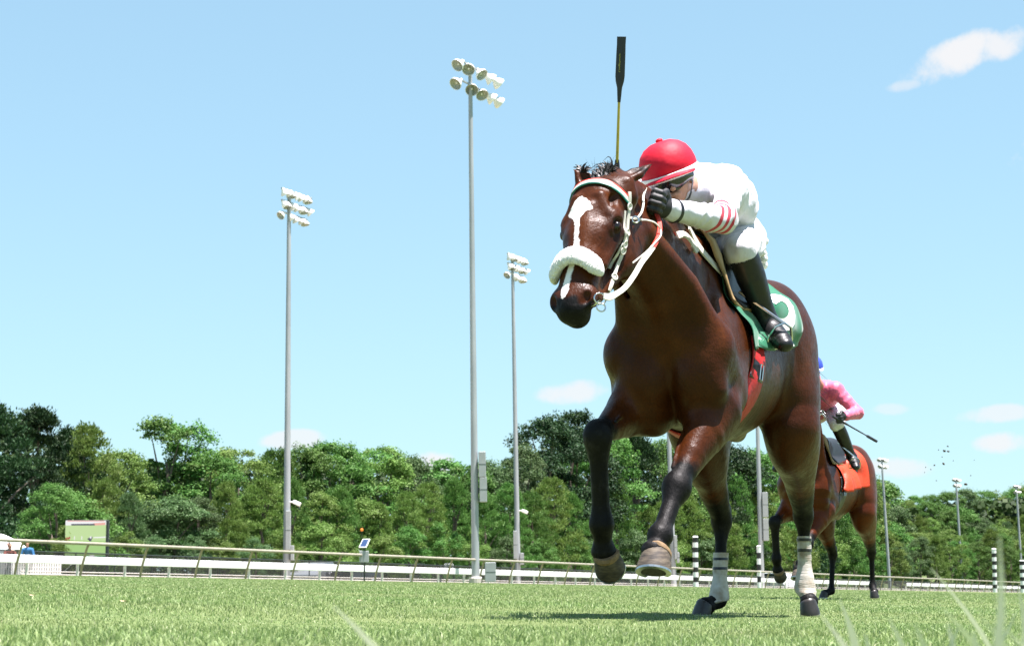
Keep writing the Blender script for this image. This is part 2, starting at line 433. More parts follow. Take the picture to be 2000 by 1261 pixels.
# tall blades standing close before the lens
V = []; Fc = []; tn = []
rnd = random.Random(2)
FG = [(650, 1181, 730, 1300, 1.0, .0042), (1604, 1200, 1645, 1300, 1.1, .0040), (1838, 1182, 1905, 1300, 1.05, .0042), (1912, 1200, 1965, 1300, .95, .0040), (1986, 1190, 1930, 1262, 1.3, .0026),
      (1952, 1046, 1918, 1230, .85, .0030), (1870, 1300 - 75, 1815, 1300, 1.1, .0040), (1735, 1204, 1748, 1300, 1.2, .0040), (1818, 1108, 1862, 1180, 1.5, .0030), (1640, 1170, 1650, 1300, 1.3, .0045), (1990, 1150, 1975, 1300, 1.2, .0040),
      (1786, 1216, 1790, 1300, 1.0, .0050), (1900, 1230, 1890, 1300, 1.0, .0050), (1960, 1225, 2010, 1300, 1.0, .004), (1690, 1235, 1676, 1300, 1.1, .004), (1850, 1215, 1840, 1300, 1.15, .004)]
for x0, y0, x1, y1, Yd_, w in FG:
    Yd_ *= 1.45
    a, b_ = P(x0, y0, Yd_), P(x1, y1, Yd_); g = gz(b_.x, b_.y); k = (a.z - g) / max(.01, (a.z - b_.z)); root_ = a.lerp(b_, k); sd = Vector((1, .2, 0)) * w * 1.0; i0 = len(V); N_ = 6
    for i in range(N_ + 1):
        t = i / N_; p = a.lerp(root_, t) + Vector((.012 * math.sin(t * 3.1), .01 * t * (1 - t), 0)); ww = sd * min(1, .12 + t * 2.2)
        V += [p - ww, p + ww]
    Fc += [(i0 + 2 * i, i0 + 2 * i + 1, i0 + 2 * i + 3, i0 + 2 * i + 2) for i in range(N_)]; tn += [rnd.uniform(.72, .97)] * (2 * (N_ + 1))
me = np_mesh('tall_grass', V, Fc); add_attr(me, 'tint', tn); m_pale, nt, b = newmat('pale_seed_grass'); setp(b, rough=.6, spec=.2)
pc = ramp(nt, attr(nt, 'tint'), [(.7, (.34, .42, .20)), (.85, (.52, .56, .36)), (1, (.60, .60, .44))]); nt.links.new(pc, b.inputs['Base Color'])
tr = nt.nodes.new('ShaderNodeBsdfTranslucent'); nt.links.new(pc, tr.inputs['Color']); ms = nt.nodes.new('ShaderNodeMixShader'); ms.inputs[0].default_value = .5
nt.links.new(b.outputs[0], ms.inputs[1]); nt.links.new(tr.outputs[0], ms.inputs[2]); nt.links.new(ms.outputs[0], nt.nodes['Material Output'].inputs['Surface'])
tag(link_mesh('tall_grass', me, m_pale), kind='stuff')

# ------------------------------------------------------------------ trees
def leafmat(name, stops, trans=.30):
    m, nt, b = newmat(name)
    oi = nt.nodes.new('ShaderNodeObjectInfo')
    c = ramp(nt, attr(nt, 'tint'), stops)
    hs = nt.nodes.new('ShaderNodeHueSaturation'); nt.links.new(c, hs.inputs['Color']); nt.links.new(mrange(nt, oi.outputs['Random'], 0, 1, .485, .512), hs.inputs['Hue']); nt.links.new(mrange(nt, oi.outputs['Random'], 0, 1, .8, 1.25), hs.inputs['Value'])
    nt.links.new(hs.outputs[0], b.inputs['Base Color']); setp(b, rough=.6, spec=.2)
    tr = nt.nodes.new('ShaderNodeBsdfTranslucent'); nt.links.new(hs.outputs[0], tr.inputs['Color']); ms = nt.nodes.new('ShaderNodeMixShader'); ms.inputs[0].default_value = trans
    nt.links.new(b.outputs[0], ms.inputs[1]); nt.links.new(tr.outputs[0], ms.inputs[2]); nt.links.new(ms.outputs[0], nt.nodes['Material Output'].inputs['Surface']); return m
m_leaf = leafmat('broad_leaves', [(0, (0.041, 0.113, 0.019)), (.5, (0.080, 0.177, 0.035)), (.85, (0.130, 0.247, 0.059)), (1, (0.196, 0.291, 0.107))])
m_leaf_y = leafmat('yellow_green_leaves', [(0, (0.070, 0.133, 0.023)), (.5, (0.126, 0.211, 0.043)), (.85, (0.187, 0.275, 0.075)), (1, (0.252, 0.312, 0.130))])
m_needle = leafmat('dark_pine_needles', [(0, (0.009, 0.031, 0.011)), (.5, (0.018, 0.049, 0.014)), (.85, (0.033, 0.072, 0.023)), (1, (0.058, 0.099, 0.036))], .12)
m_olive = leafmat('olive_leaves', [(0, (0.043, 0.090, 0.030)), (.5, (0.084, 0.152, 0.051)), (.85, (0.136, 0.204, 0.090)), (1, (0.198, 0.259, 0.152))])
m_bark = simple('grey_bark', (.13, .105, .08), .95, var=.4, scale=6, bstr=.6, bdist=.03)

def crown_mesh(kind, seed, nleaf, leaf, dense=1.0):
    """unit-height tree crown: leaf clumps spread over uneven lobes; z 0..1, width about .55"""
    rg = np.random.RandomState(seed); C = []; 
    def lob(c, r, sq=1.0): C.append((np.array(c), r, sq))
    if kind == 'oak':
        for i in range(72):
            t = rg.uniform(.10, 1) ** .8; w = .29 * math.sin(math.pi * (.10 + .86 * t ** 1.15)) ** .8; a = rg.uniform(0, 6.28); q = rg.uniform(.35, 1) ** .5
            lob((w * q * np.cos(a), w * q * np.sin(a), .04 + t * .90), rg.uniform(.040, .080))
    elif kind == 'poplar':
        for i in range(34):
            t = rg.uniform(.1, 1); w = .20 * (1 - .5 * t) * rg.uniform(.3, 1.15); a = rg.uniform(0, 6.28)
            lob((w * np.cos(a), w * np.sin(a), .06 + t * .88), rg.uniform(.035, .075), 1.25)
    elif kind == 'pine':
        for i in range(130):
            t = rg.uniform(.03, 1) ** .9; w = (.29 * (1 - t) ** .70 + .02) * rg.uniform(.5, 1.1); a = rg.uniform(0, 6.28)
            lob((w * np.cos(a), w * np.sin(a), .05 + t * .92), rg.uniform(.026, .050), 1.5)
    elif kind == 'bush':
        for i in range(44):
            a = rg.uniform(0, 6.28); t = rg.uniform(0, 1); w = .42 * (1 - t ** 2.2) ** .5 * rg.uniform(.5, 1.05)
            lob((w * np.cos(a), w * np.sin(a), .02 + t * .90), rg.uniform(.07, .13))
    per = nleaf // len(C); P_, N_ = [], []
    for c, r, sq in C:
        d = rg.normal(size=(per, 3)); d /= np.linalg.norm(d, axis=1)[:, None]; d[:, 2] = np.where(d[:, 2] < -.3, -d[:, 2] * .6, d[:, 2])
        rr = r * rg.uniform(.35, 1.12, per) ** .6 * (1 + .3 * np.sin(d @ rg.normal(size=3) * 4))
        q = d * rr[:, None]; q[:, 2] *= sq * .85
        P_.append(c + q); N_.append(d)
    P_ = np.concatenate(P_); N_ = np.concatenate(N_); n = len(P_)
    nn = N_ * .55 + rg.normal(size=(n, 3)) * .6 + np.array([0, 0, .35]); nn /= np.linalg.norm(nn, axis=1)[:, None]
    t1 = np.cross(nn, rg.normal(size=(n, 3))); t1 /= np.linalg.norm(t1, axis=1)[:, None]; t2 = np.cross(nn, t1)
    if kind == 'pine':
        t1 = N_ * .55 + rg.normal(size=(n, 3)) * .35 + np.array([0, 0, .85]); t1 /= np.linalg.norm(t1, axis=1)[:, None]; t2 = np.cross(rg.normal(size=(n, 3)), t1); t2 /= np.linalg.norm(t2, axis=1)[:, None]; nn = np.cross(t1, t2)
    s = leaf * rg.uniform(.6, 1.35, n)[:, None]; el = 1.0 if kind != 'pine' else .38
    V = np.stack([P_ - t1 * s * .5, P_ + t2 * s * .36 * el - nn * s * .08, P_ + t1 * s * .5, P_ - t2 * s * .36 * el + nn * s * .06], 1).reshape(-1, 3)
    Fq = np.arange(n * 4).reshape(-1, 4); me = np_mesh('crown_' + kind, V, Fq)
    cl = np.repeat(rg.uniform(-.22, .22, len(C)), per)
    add_attr(me, 'tint', np.repeat(np.clip(rg.beta(2, 2.4, n) + cl, 0, 1), 4)); return me, C
def trunk_mesh(C, seed, forks=5):
    rg = np.random.RandomState(seed); mb = MB(); top = .72
    pts = [Vector((.012 * math.sin(i * 1.3 + seed), .012 * math.cos(i * 1.7 + seed), top * i / 6)) for i in range(7)]
    mb.tube(pts, [.020 * (1 - .8 * i / 6) + .002 for i in range(7)], 7)
    for k in rg.choice(len(C), forks, replace=False):
        c = Vector(C[k][0]); z0 = max(.08, min(top * .9, c.z * .6)); a = pts[min(6, int(z0 / top * 6))]
        mb.tube([a, a.lerp(c, .5) + Vector((0, 0, .02)), c], [.008, .005, .002], 5)
    bmesh.ops.recalc_face_normals(mb.bm, faces=mb.bm.faces); me = bpy.data.meshes.new('trunk'); mb.bm.to_mesh(me); mb.bm.free(); me.materials.append(m_bark); return me
PROTO = {}
for kind, mats_, seeds, nl, lf in (('oak', (m_leaf, m_leaf_y, m_olive), (1, 2, 3), 27000, .0125), ('poplar', (m_leaf, m_leaf_y), (4, 5), 14000, .0130), ('pine', (m_needle, m_needle, m_leaf_y), (6, 7, 8), 24000, .0190), ('bush', (m_leaf_y, m_leaf, m_olive), (9, 10, 12), 22000, .0185)):
    PROTO[kind] = []
    for s_ in seeds:
        me, C = crown_mesh(kind, s_, nl, lf); PROTO[kind].append((me, trunk_mesh(C, s_), {}))
MATS_T = {'g': m_leaf, 'y': m_leaf_y, 'd': m_needle, 'o': m_olive}
def tree(kind, var, col, px, Yd_, top, label, group, wide=1.0, rz=None, name=None):
    me, tm, cache = PROTO[kind][var]
    if col not in cache:
        m2 = me.copy(); m2.materials.clear(); m2.materials.append(MATS_T[col]); cache[col] = m2
    g = P(px, 1120, Yd_); base = Vector((g.x, Yd_, gz(g.x, Yd_) - .05)); h_ = (P(px, top, Yd_).z - base.z) * 1.01
    nm = name or {'oak': 'broadleaf_tree', 'poplar': 'poplar_tree', 'pine': 'pine_tree', 'bush': 'leafy_bush'}[kind]
    o = empty(nm, base, random.Random(int(px * 7 + Yd_)).uniform(0, 6.28) if rz is None else rz); o.scale = (h_ * wide, h_ * wide, h_)
    link_mesh('trunk', tm, None, o); link_mesh('crown', cache[col], None, o)
    return tag(o, label, 'tree' if kind != 'bush' else 'bush', group)
TYP = lambda px: float(np.interp(px, [0, 500, 1000, 1300, 1500, 1700, 2000], [102, 122, 152, 190, 235, 350, 430]))
T = [
 ('pine', 0, 'd', -20, 3, 792, 'dark pine at the left edge, tallest tree above the white tent', 1.5), ('pine', 1, 'd', 62, 5, 800, 'dark pine beside the left edge pine, behind the video board', 1.4),
 ('pine', 0, 'd', 130, 8, 838, 'dark pine filling the gap right of the tall left pines', 1.3),
 ('pine', 2, 'y', 168, 3, 826, 'yellow green pine with a pale pointed crown right of the dark pines', 1.1), ('oak', 2, 'y', 225, 6, 872, 'olive rounded tree standing right of the yellow green pine', 1.1),
 ('poplar', 0, 'g', 318, 9, 812, 'open crowned tree with separate leaf tufts standing highest left of the first light pole', 1.25), ('poplar', 1, 'g', 350, 9, 816, 'open crowned tree with a twin top beside the tufted tree', 1.25),
 ('oak', 0, 'g', 405, 7, 878, 'round green tree left of the first light pole', 1.2), ('oak', 1, 'y', 462, 8, 868, 'bright green broad tree close left of the first light pole', 1.2),
 ('pine', 2, 'g', 535, 10, 876, 'grey green tree right behind the first light pole', 1.3), ('oak', 0, 'g', 590, 8, 866, 'green tree directly right of the first light pole', 1.1),
 ('oak', 2, 'g', 645, 7, 856, 'bushy topped tree above the solar panel unit', 1.15), ('poplar', 1, 'g', 690, 8, 866, 'leafy tree above and right of the solar panel unit', 1.6), ('oak', 1, 'y', 738, 8, 866, 'tall yellow green tree between the solar panel and the big light pole', 1.1),
 ('oak', 2, 'o', 790, 9, 884, 'grey green tree with a ragged top left of the white cloud', 1.15), ('poplar', 0, 'g', 862, 12, 892, 'small pointed tree seen against the white cloud', 1.6), ('oak', 1, 'g', 905, 9, 902, 'low green tree just left of the big light pole', 1.2),
 ('oak', 0, 'o', 965, 9, 896, 'olive tree right behind the big light pole', 1.15), ('oak', 2, 'o', 1022, 6, 862, 'sparse olive tree behind the slender light pole', .8), ('oak', 0, 'd', 1070, 5, 806, 'tall dark green tree left of the horse, left half of the pair', 1.0), ('oak', 1, 'd', 1118, 5, 793, 'tall dark green tree left of the horse, highest of the pair', 1.0),
 ('oak', 2, 'g', 1170, 7, 832, 'green tree behind the leading horse\'s raised foreleg', 1.1), ('pine', 1, 'd', 1240, 8, 850, 'dark pine behind the leading horse\'s chest', 1.4), ('oak', 0, 'g', 1300, 8, 856, 'green tree seen between the leading horse\'s forelegs', 1.1), ('pine', 0, 'd', 1375, 10, 862, 'dark tree under the leading horse\'s belly', 1.4),
 ('oak', 1, 'd', 1430, 10, 862, 'dark leafy tree framed between belly and hind legs', 1.1), ('oak', 2, 'g', 1475, 12, 872, 'green tree behind the light pole seen under the horse', 1.1), ('pine', 1, 'd', 1530, 10, 880, 'dark tree behind the leading horse\'s left hind leg', 1.4), ('oak', 0, 'g', 1600, 10, 890, 'green tree behind the second horse', 1.1), ('oak', 1, 'y', 1672, 4, 905, 'light green tree just behind the second horse\'s rump', 1.0),
]
for k_, v_, c_, px, dY, top, lab, w in T:
    tree(k_, v_, c_, px, TYP(max(0, px)) + dY, top, lab, 'trees along the far side of the track', w)
rt = random.Random(4)
# the wooded rise at the right: a low hill carrying rows of smaller looking crowns
def hill_z(x, y):
    px = 1000 + 4000 * x / y; k = float(np.clip((px - 1640) / 90, 0, 1)); d = y - TYP(min(2000, max(1650, px)))
    return .62 + k * 10.5 * float(sstep(-35, 75, d))
V = []; Fc = []; nx, ny = 40, 16
for j in range(ny):
    for i in range(nx):
        px = 1630 + i * 16; y = TYP(min(2000, max(1650, px))) - 40 + j * 14; x = (px - 1000) / 4000 * y; V.append((x, y, hill_z(x, y)))
Fc = [(j * nx + i, j * nx + i + 1, (j + 1) * nx + i + 1, (j + 1) * nx + i) for j in range(ny - 1) for i in range(nx - 1)]
me = bpy.data.meshes.new('hill'); me.from_pydata(V, [], Fc); tag(link_mesh('hill', me, m_infield, None, True), kind='structure')
def hill_tree(px, y, h_, kind, col, wide):
    x = (px - 1000) / 4000 * y; var = rt.randrange(len(PROTO[kind])); me, tm, cache = PROTO[kind][var]
    if col not in cache:
        m2 = me.copy(); m2.materials.clear(); m2.materials.append(MATS_T[col]); cache[col] = m2
    o = empty('hillside_tree', (x, y, hill_z(x, y) - .1), rt.uniform(0, 6.28)); o.scale = (h_ * wide, h_ * wide, h_); link_mesh('trunk', tm, None, o); link_mesh('crown', cache[col], None, o); return o
row_front, row_shrub, row_hill = [], [], [[], [], [], [], []]
ROWLAB = ['low leafy tree along the bottom edge of the wooded rise, just above the rail', 'leafy tree low on the wooded rise behind the bottom row', 'leafy tree halfway up the wooded rise at the right', 'leafy tree high on the wooded rise, below the skyline', 'leafy tree on the skyline of the wooded rise at the right']
for r_, dy in enumerate((-26, -4, 20, 44, 68)):
    for px in range(1668, 2080, 30):
        y = TYP(min(2000, px)) + dy + rt.uniform(-5, 5); q = px + (15 if r_ % 2 else 0) + rt.uniform(-7, 7)
        top = float(np.interp(q, [1660, 1700, 1725, 1752, 1790, 1850, 1900, 1950, 1990, 2060], [905, 935, 958, 974, 962, 957, 949, 956, 944, 950])) + rt.uniform(-4, 7)
        x = (q - 1000) / 4000 * y; h_ = (P(q, top, y).z - hill_z(x, y)) * 1.04 if r_ == 4 else rt.uniform(8.5, 12.5)
        c_ = rt.choice('ggyyo'); o = hill_tree(q, y, h_, rt.choice(['oak', 'oak', 'oak', 'bush', 'pine']), c_, rt.uniform(.85, 1.25) * (1.2 if r_ == 4 else 1)); row_hill[r_].append((q, o, c_))
        tag(o, ROWLAB[r_], 'tree', 'trees of the wooded rise, row %s' % ['one', 'two', 'three', 'four', 'five'][r_])
for i, px in enumerate(range(108, 1700, 46)):
    big = rt.uniform(930, 985); Yd_ = TYP(max(0, px)) - rt.uniform(3, 7)
    if px < 100: c_ = 'd'
    elif px < 420: c_ = rt.choice('oyog')
    else: c_ = rt.choice('yygyg')
    kd = 'pine' if (px > 420 and rt.random() < .75) else rt.choice(['bush', 'oak', 'pine'])
    qx = px + rt.uniform(-12, 12)
    o = tree(kd, 2 if c_ == 'y' else rt.randrange(3), c_, qx, Yd_, big, 'lower leafy tree in the front row of the wood behind the fence', 'front row of the wood', rt.uniform(1.0, 1.35), name='understory_tree'); row_front.append((qx, o, c_))
for i, px in enumerate(range(120, 1720, 62)):
    c_ = 'd' if px < 120 else rt.choice('gyyo'); qx = px + rt.uniform(-15, 15)
    o = tree('bush', rt.randrange(3), c_, qx, TYP(max(0, px)) - rt.uniform(8, 10), rt.uniform(1020, 1050), 'shrub at the foot of the wood just beyond the wire fence', 'shrubs along the wire fence', rt.uniform(.8, 1.1)); row_shrub.append((qx, o, c_))
# the deep wood closing the gaps behind the trees one can tell apart
LM = [(0, 'the left picture edge'), (165, 'the video board'), (330, 'the tufted poplar top'), (560, 'the first light pole'), (711, 'the solar panel'), (929, 'the tallest light pole'), (1012, 'the slender light pole'), (1180, 'the raised foreleg'), (1316, 'the foreleg-framed pole'), (1359, 'the left striped pole'), (1488, 'the pole under the belly'), (1655, 'the second horse'), (1738, 'the nearest distant pole'), (1880, 'the middle distant pole'), (1997, 'the right-hand distant pole')]
ORD = ['first', 'second', 'third', 'fourth', 'fifth', 'sixth', 'seventh', 'eighth', 'ninth', 'tenth']
COLN = {'g': 'green', 'y': 'yellow green', 'd': 'dark green', 'o': 'olive'}
def name_row(items, what):
    cnt = {}
    for px, o, c_ in sorted(items, key=lambda v: v[0]):
        l = [m for m in LM if m[0] <= max(0, px)][-1][1]; k = cnt.get(l, 0); cnt[l] = k + 1
        o['label'] = '%s %s, %s right of %s' % (COLN[c_], what, ORD[min(k, 9)], l)
name_row(row_front, 'tree in the front row'); name_row(row_shrub, 'fence-side shrub')
for r_, w_ in enumerate(('tree at the foot of the rise', 'tree low on the rise', 'tree halfway up the rise', 'tree high on the rise', 'skyline tree on the rise')): name_row(row_hill[r_], w_)
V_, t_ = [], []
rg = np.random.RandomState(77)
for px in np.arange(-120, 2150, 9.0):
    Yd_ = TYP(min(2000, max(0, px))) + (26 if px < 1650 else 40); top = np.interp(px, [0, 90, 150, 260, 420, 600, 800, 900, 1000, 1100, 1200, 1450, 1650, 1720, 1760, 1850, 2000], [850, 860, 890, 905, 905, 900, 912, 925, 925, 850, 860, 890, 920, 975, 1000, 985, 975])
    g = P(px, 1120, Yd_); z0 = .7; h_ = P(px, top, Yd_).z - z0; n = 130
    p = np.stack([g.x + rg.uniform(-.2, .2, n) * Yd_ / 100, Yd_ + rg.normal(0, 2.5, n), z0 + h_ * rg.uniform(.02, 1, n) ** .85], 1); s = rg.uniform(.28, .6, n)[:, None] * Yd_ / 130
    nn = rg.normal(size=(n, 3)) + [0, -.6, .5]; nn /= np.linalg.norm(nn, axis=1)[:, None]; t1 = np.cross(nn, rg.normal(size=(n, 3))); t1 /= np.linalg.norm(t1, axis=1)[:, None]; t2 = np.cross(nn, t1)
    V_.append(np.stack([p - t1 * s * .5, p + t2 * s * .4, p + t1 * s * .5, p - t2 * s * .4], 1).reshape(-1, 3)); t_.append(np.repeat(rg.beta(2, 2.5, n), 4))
V_ = np.concatenate(V_); me = np_mesh('deep_wood', V_, np.arange(len(V_)).reshape(-1, 4)); add_attr(me, 'tint', np.concatenate(t_)); m_deep = leafmat('gap_shade_leaves', [(0, (.012, .034, .008)), (.5, (.026, .056, .012)), (1, (.06, .10, .03))], .15)  # leaf colours darkened so the gaps between the crowns look deeply shaded
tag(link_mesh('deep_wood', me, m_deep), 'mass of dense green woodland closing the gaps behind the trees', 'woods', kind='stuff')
# ------------------------------------------------------------------ rails and fences
m_rail = simple('weathered_grey_rail', (.30, .275, .21), .55, var=.25, scale=4)
m_post = simple('tan_rail_post', (.34, .28, .16), .6, var=.3, scale=8)
m_white = simple('white_painted_board', (.80, .80, .79), .5, var=.06, scale=2)
m_white_post = simple('white_fence_post', (.66, .64, .58), .6, var=.15, scale=6)
m_dark = simple('dark_green_metal', (.012, .022, .018), .5, var=.3)
def along(s, off=0.0, z=0.0):               # s metres along the rail from depth zero
    p = Vector((-39.9, 0, 0)) + RAIL_U * s + RAIL_N * off; p.z = gz(p.x, p.y) + z; return p
S = lambda Y: Y * _rail_n
rail = empty('track_rail', along(S(46))); tag(rail, 'grey round top rail on leaning tan posts running along the turf edge', 'rail')
B0 = along(S(46))
s = S(46) + .9; pts = []
step = 3.08; n_post = 84
mb = MB(); p0 = along(s)
mb.tube([along(s, -.30, -.12) - p0, along(s, -.22, .30) - p0, along(s, -.07, .80) - p0, along(s, -.01, .93) - p0], .036, 8)
pm = mb.build('post', m_post, rail, True); pm.location = p0 - B0
for i in range(1, n_post):
    c = pm.copy(); COL.objects.link(c); c.parent = rail; c.location = along(s + i * step) - B0
L0 = s - 1.2
for i in range(28):
    a = L0 + i * 3 * step; mb = MB(); q = along(a)
    mb.tube([along(a, 0, .965) - q, along(a + 3 * step - .012, 0, .965) - q], .050, 10); o = mb.build('rail_tube', m_rail, rail, True); o.location = q - B0
bf = empty('board_fence', along(S(45), -1.0)); tag(bf, 'low white board fence with short posts standing just behind the leaning rail', 'fence'); B1 = bf.location.copy()
sb = S(46); GAP = (S(148.2), S(156.8)); OFF = -1.0
mb = MB(); q = along(sb, OFF)
mb.tube([along(sb, OFF, -.1) - q, along(sb, OFF, .36) - q], .045, 8); pw = mb.build('post', m_white_post, bf, True); pw.location = q - B1
first = True; bd = None
ang = math.atan2(RAIL_U.y, RAIL_U.x)
for i in range(0, 112):
    s_ = sb + i * 2.45
    if i:
        if not (GAP[0] + .5 < s_ < GAP[1] - .5):
            c = pw.copy(); COL.objects.link(c); c.parent = bf; c.location = along(s_, OFF) - B1
    mid = s_ + 1.225
    if GAP[0] < mid < GAP[1]: continue
    if bd is None:
        mb = MB(); mb.box((0, 0, 0), (2.438, .05, .235)); bd = mb.build('board', m_white, bf, bevel=.012); o = bd
    else:
        o = bd.copy(); COL.objects.link(o); o.parent = bf
    o.location = along(mid, OFF + .075, .485) - B1; o.rotation_euler = (0, 0, ang)
m_pipe = simple('dusty_white_pipe', (.40, .39, .36), .7, var=.2, scale=1)
# two low white pipes of the far rail of the dirt track
fr_ = empty('far_track_rail', along(S(45), -17)); tag(fr_, 'thin white double pipe rail low behind the board fence across the dirt track', 'rail'); B2 = fr_.location.copy()
for z, r in ((.146, .05), (.055, .06)):
    for i in range(14):
        a = S(60) + i * 20; q = along(a, -1.7); mb = MB(); mb.tube([along(a, -1.7, z) - q, along(a + 19.98, -1.7, z) - q], r * .34, 8); o = mb.build('pipe', m_pipe, fr_, True); o.location = q - B2
# wire mesh fence before the wood
m_wire, nt, b = newmat('black_wire_mesh'); setp(b, base=(.012, .014, .013), rough=.5)
tb = nt.nodes.new('ShaderNodeBsdfTransparent'); ms = nt.nodes.new('ShaderNodeMixShader'); ms.inputs[0].default_value = .55
nt.links.new(tb.outputs[0], ms.inputs[1]); nt.links.new(b.outputs[0], ms.inputs[2]); nt.links.new(ms.outputs[0], nt.nodes['Material Output'].inputs['Surface'])
wf = empty('wire_fence', along(S(60), -19.5)); tag(wf, 'black wire mesh fence with thin posts in front of the wood', 'fence'); B3 = wf.location.copy()
FO = -19.5
q = along(S(60), FO); mb = MB(); mb.tube([Vector((0, 0, -.1)), Vector((0, 0, 1.42))], .03, 6); fp = mb.build('post', m_dark, wf, True); fp.location = q - B3
mb = MB(); a, b_ = Vector((-1.48, 0, .03)), Vector((1.48, 0, 1.38)); mb.quad((-1.48, 0, .03), (1.48, 0, .03), (1.48, 0, 1.38), (-1.48, 0, 1.38)); fm = mb.build('mesh_panel', m_wire, wf); fm.rotation_euler = (0, 0, ang); fm.location = along(S(60) + 1.5, FO) - B3
mb = MB(); mb.tube([(-1.5, 0, 1.40), (1.497, 0, 1.40)], .028, 6); ft = mb.build('top_rail', m_dark, wf, True); ft.rotation_euler = (0, 0, ang); ft.location = fm.location
for i in range(1, 100):
    for o, d in ((fp, 0), (fm, 1.5), (ft, 1.5)):
        c = o.copy(); COL.objects.link(c); c.parent = wf; c.location = along(S(60) + i * 3 + d, FO) - B3

# ------------------------------------------------------------------ floodlight poles
m_galv, nt, b = newmat('galvanised_pole'); setp(b, rough=.55, metal=.25)
nt.links.new(ramp(nt, noise(nt, 1.2, 4, stretch=(3, 3, .4)), [(.3, (.27, .295, .31)), (.7, (.38, .40, .41))]), b.inputs['Base Color'])
m_lampw = simple('white_lamp_hood', (.82, .81, .78), .4, var=.06)
m_lampin = simple('grey_reflector', (.36, .38, .33), .4, .2, var=.2)
m_box = simple('grey_cabinet', (.30, .325, .325), .55, var=.12, scale=3)
m_conc = simple('pole_concrete', (.46, .43, .38), .9, var=.25, scale=6)
def lamp_meshes(r):
    mb = MB(); mb.lathe([(r * .22, -r * 1.75), (r * .34, -r * 1.5), (r * .40, -r * 1.15), (r * .70, -r * .75), (r * .92, -r * .35), (r, 0), (r * 1.03, .0), (r * 1.03, -.02), (r * .95, -r * .37)], n=16, cap=False); mb.bm.faces.new
    h_ = mb.build('floodlight', m_lampw, None, True)
    mb = MB(); mb.lathe([(r * .96, -.03), (r * .80, -r * .42), (r * .45, -r * .75), (.001, -r * .85)], n=16, cap=False); i_ = mb.build('reflector', m_lampin, h_, True)
    mb = MB(); mb.lathe([(.001, -r * .3), (r * .13, -r * .34), (r * .16, -r * .55), (r * .1, -r * .8)], n=8, cap=False); b_ = mb.build('bulb', m_lampw, h_, True)
    return h_
_lm = {}
def light_pole(px, Yd_, top_py, r0, r1, rows, lamp_r, label, lean=.018, cam_z=None, boxes=(), arm_dir=None, fixed_h=None):
    g = P(px, 1120, Yd_); base = Vector((g.x, Yd_, gz(g.x, Yd_) - .05)); H_ = fixed_h or (P(px, top_py, Yd_).z - base.z)
    root = empty('light_pole', base); root.rotation_euler = (0, -lean, 0)
    tag(root, label, 'light pole', 'floodlight poles along the track')
    mb = MB(); N_ = 10; mb.tube([Vector((0, 0, H_ * i / N_)) for i in range(N_ + 1)], [r0 + (r1 - r0) * i / N_ for i in range(N_ + 1)], 14); mb.build('pole', m_galv, root, True)
    mb = MB(); mb.lathe([(r0 * 1.7, 0), (r0 * 1.7, .25), (r0 * 1.5, .32)], n=14); mb.build('footing', m_conc, root)
    ad = (arm_dir or RAIL_U).normalized()
    for zoff, a0, a1, lamps in rows:
        z = H_ + zoff; mb = MB(); mb.tube([ad * a0 + Vector((0, 0, z)), ad * a1 + Vector((0, 0, z))], .05, 6); mb.build('cross_arm', m_galv, root, True)
        for t, aim in lamps:
            if lamp_r not in _lm:
                h_ = lamp_meshes(lamp_r); _lm[lamp_r] = h_; o = h_; o.parent = root
            else:
                src = _lm[lamp_r]; o = copy_tree(src); o.parent = root
            o.location = ad * t + Vector((0, 0, z - .05)) + Vector(aim).normalized() * lamp_r * 1.3; o.rotation_euler = rot_to(aim).to_euler()
    for dx, z, w, h_, dy in boxes:
        mb = MB(); mb.box((0, 0, 0), (w, .3, h_)); o = mb.build('cabinet', m_box, root, bevel=.015); o.location = (dx, -.1 + dy, z)
        mb = MB(); mb.box((0, 0, 0), (w * 1.01, .31, .02)); s_ = mb.build('seam', m_dark, o)
    if cam_z:
        mb = MB(); mb.tube([(0, 0, cam_z), (.45, -.1, cam_z + .02)], .04, 6); a = mb.build('camera_arm', m_lampw, root, True)
        mb = MB(); mb.box((.52, -.12, cam_z - .06), (.42, .2, .2), Euler((0, R(25), 0))); mb.build('security_camera', m_lampw, a, bevel=.03)
    return root
LFT = (-.55, -.62, -.62); FRT = (-.15, -.75, -.62); MID = (.25, -.50, -.78); RGT = (.75, .25, -.60); AWY = (.70, .45, -.55)
light_pole(929, 85.4, 148, .165, .085, [(.45, -1.0, 2.6, [(-.85, LFT), (-.05, FRT), (.75, (.55, -.45, -.7)), (1.6, RGT), (2.4, AWY)]), (-.40, -1.2, 2.6, [(-1.05, LFT), (.15, (.0, -.75, -.6)), (.95, (.30, -.60, -.7)), (1.7, RGT), (2.45, AWY)])], .275,
           'tallest grey floodlight pole with two rows of round lamps, standing just behind the turf rail', .013, boxes=((.33, 4.95, .30, 1.05, 0), (.36, 3.9, .30, 1.02, 0), (.62, .5, .45, .8, 0)))
DN = [(.35, .30, -.70), (.5, .2, -.70), (.15, -.15, -.85), (.6, .3, -.65)]
def rows3(a0=-.75, a1=2.35, sp=.43): return [(.35, a0, a1, [(a0 + .1 + sp * k, DN[k % 4]) for k in range(7)]), (-.28, a0, a1, [(a0 + .1 + sp * k, DN[(k + 1) % 4]) for k in range(7)]), (-.90, a0, a1 - .5, [(a0 + .2 + sp * 1.25 * k, DN[(k + 2) % 4] if k else LFT) for k in range(5)])]
light_pole(560, 106, 385, .195, .10, rows3(), .23, 'grey floodlight pole with three white lamp rows, leftmost pole, behind the board fence', .008, cam_z=4.35, boxes=((.10, 2.9, .24, 2.0, -.2), (.30, 1.75, .16, .75, 0)))
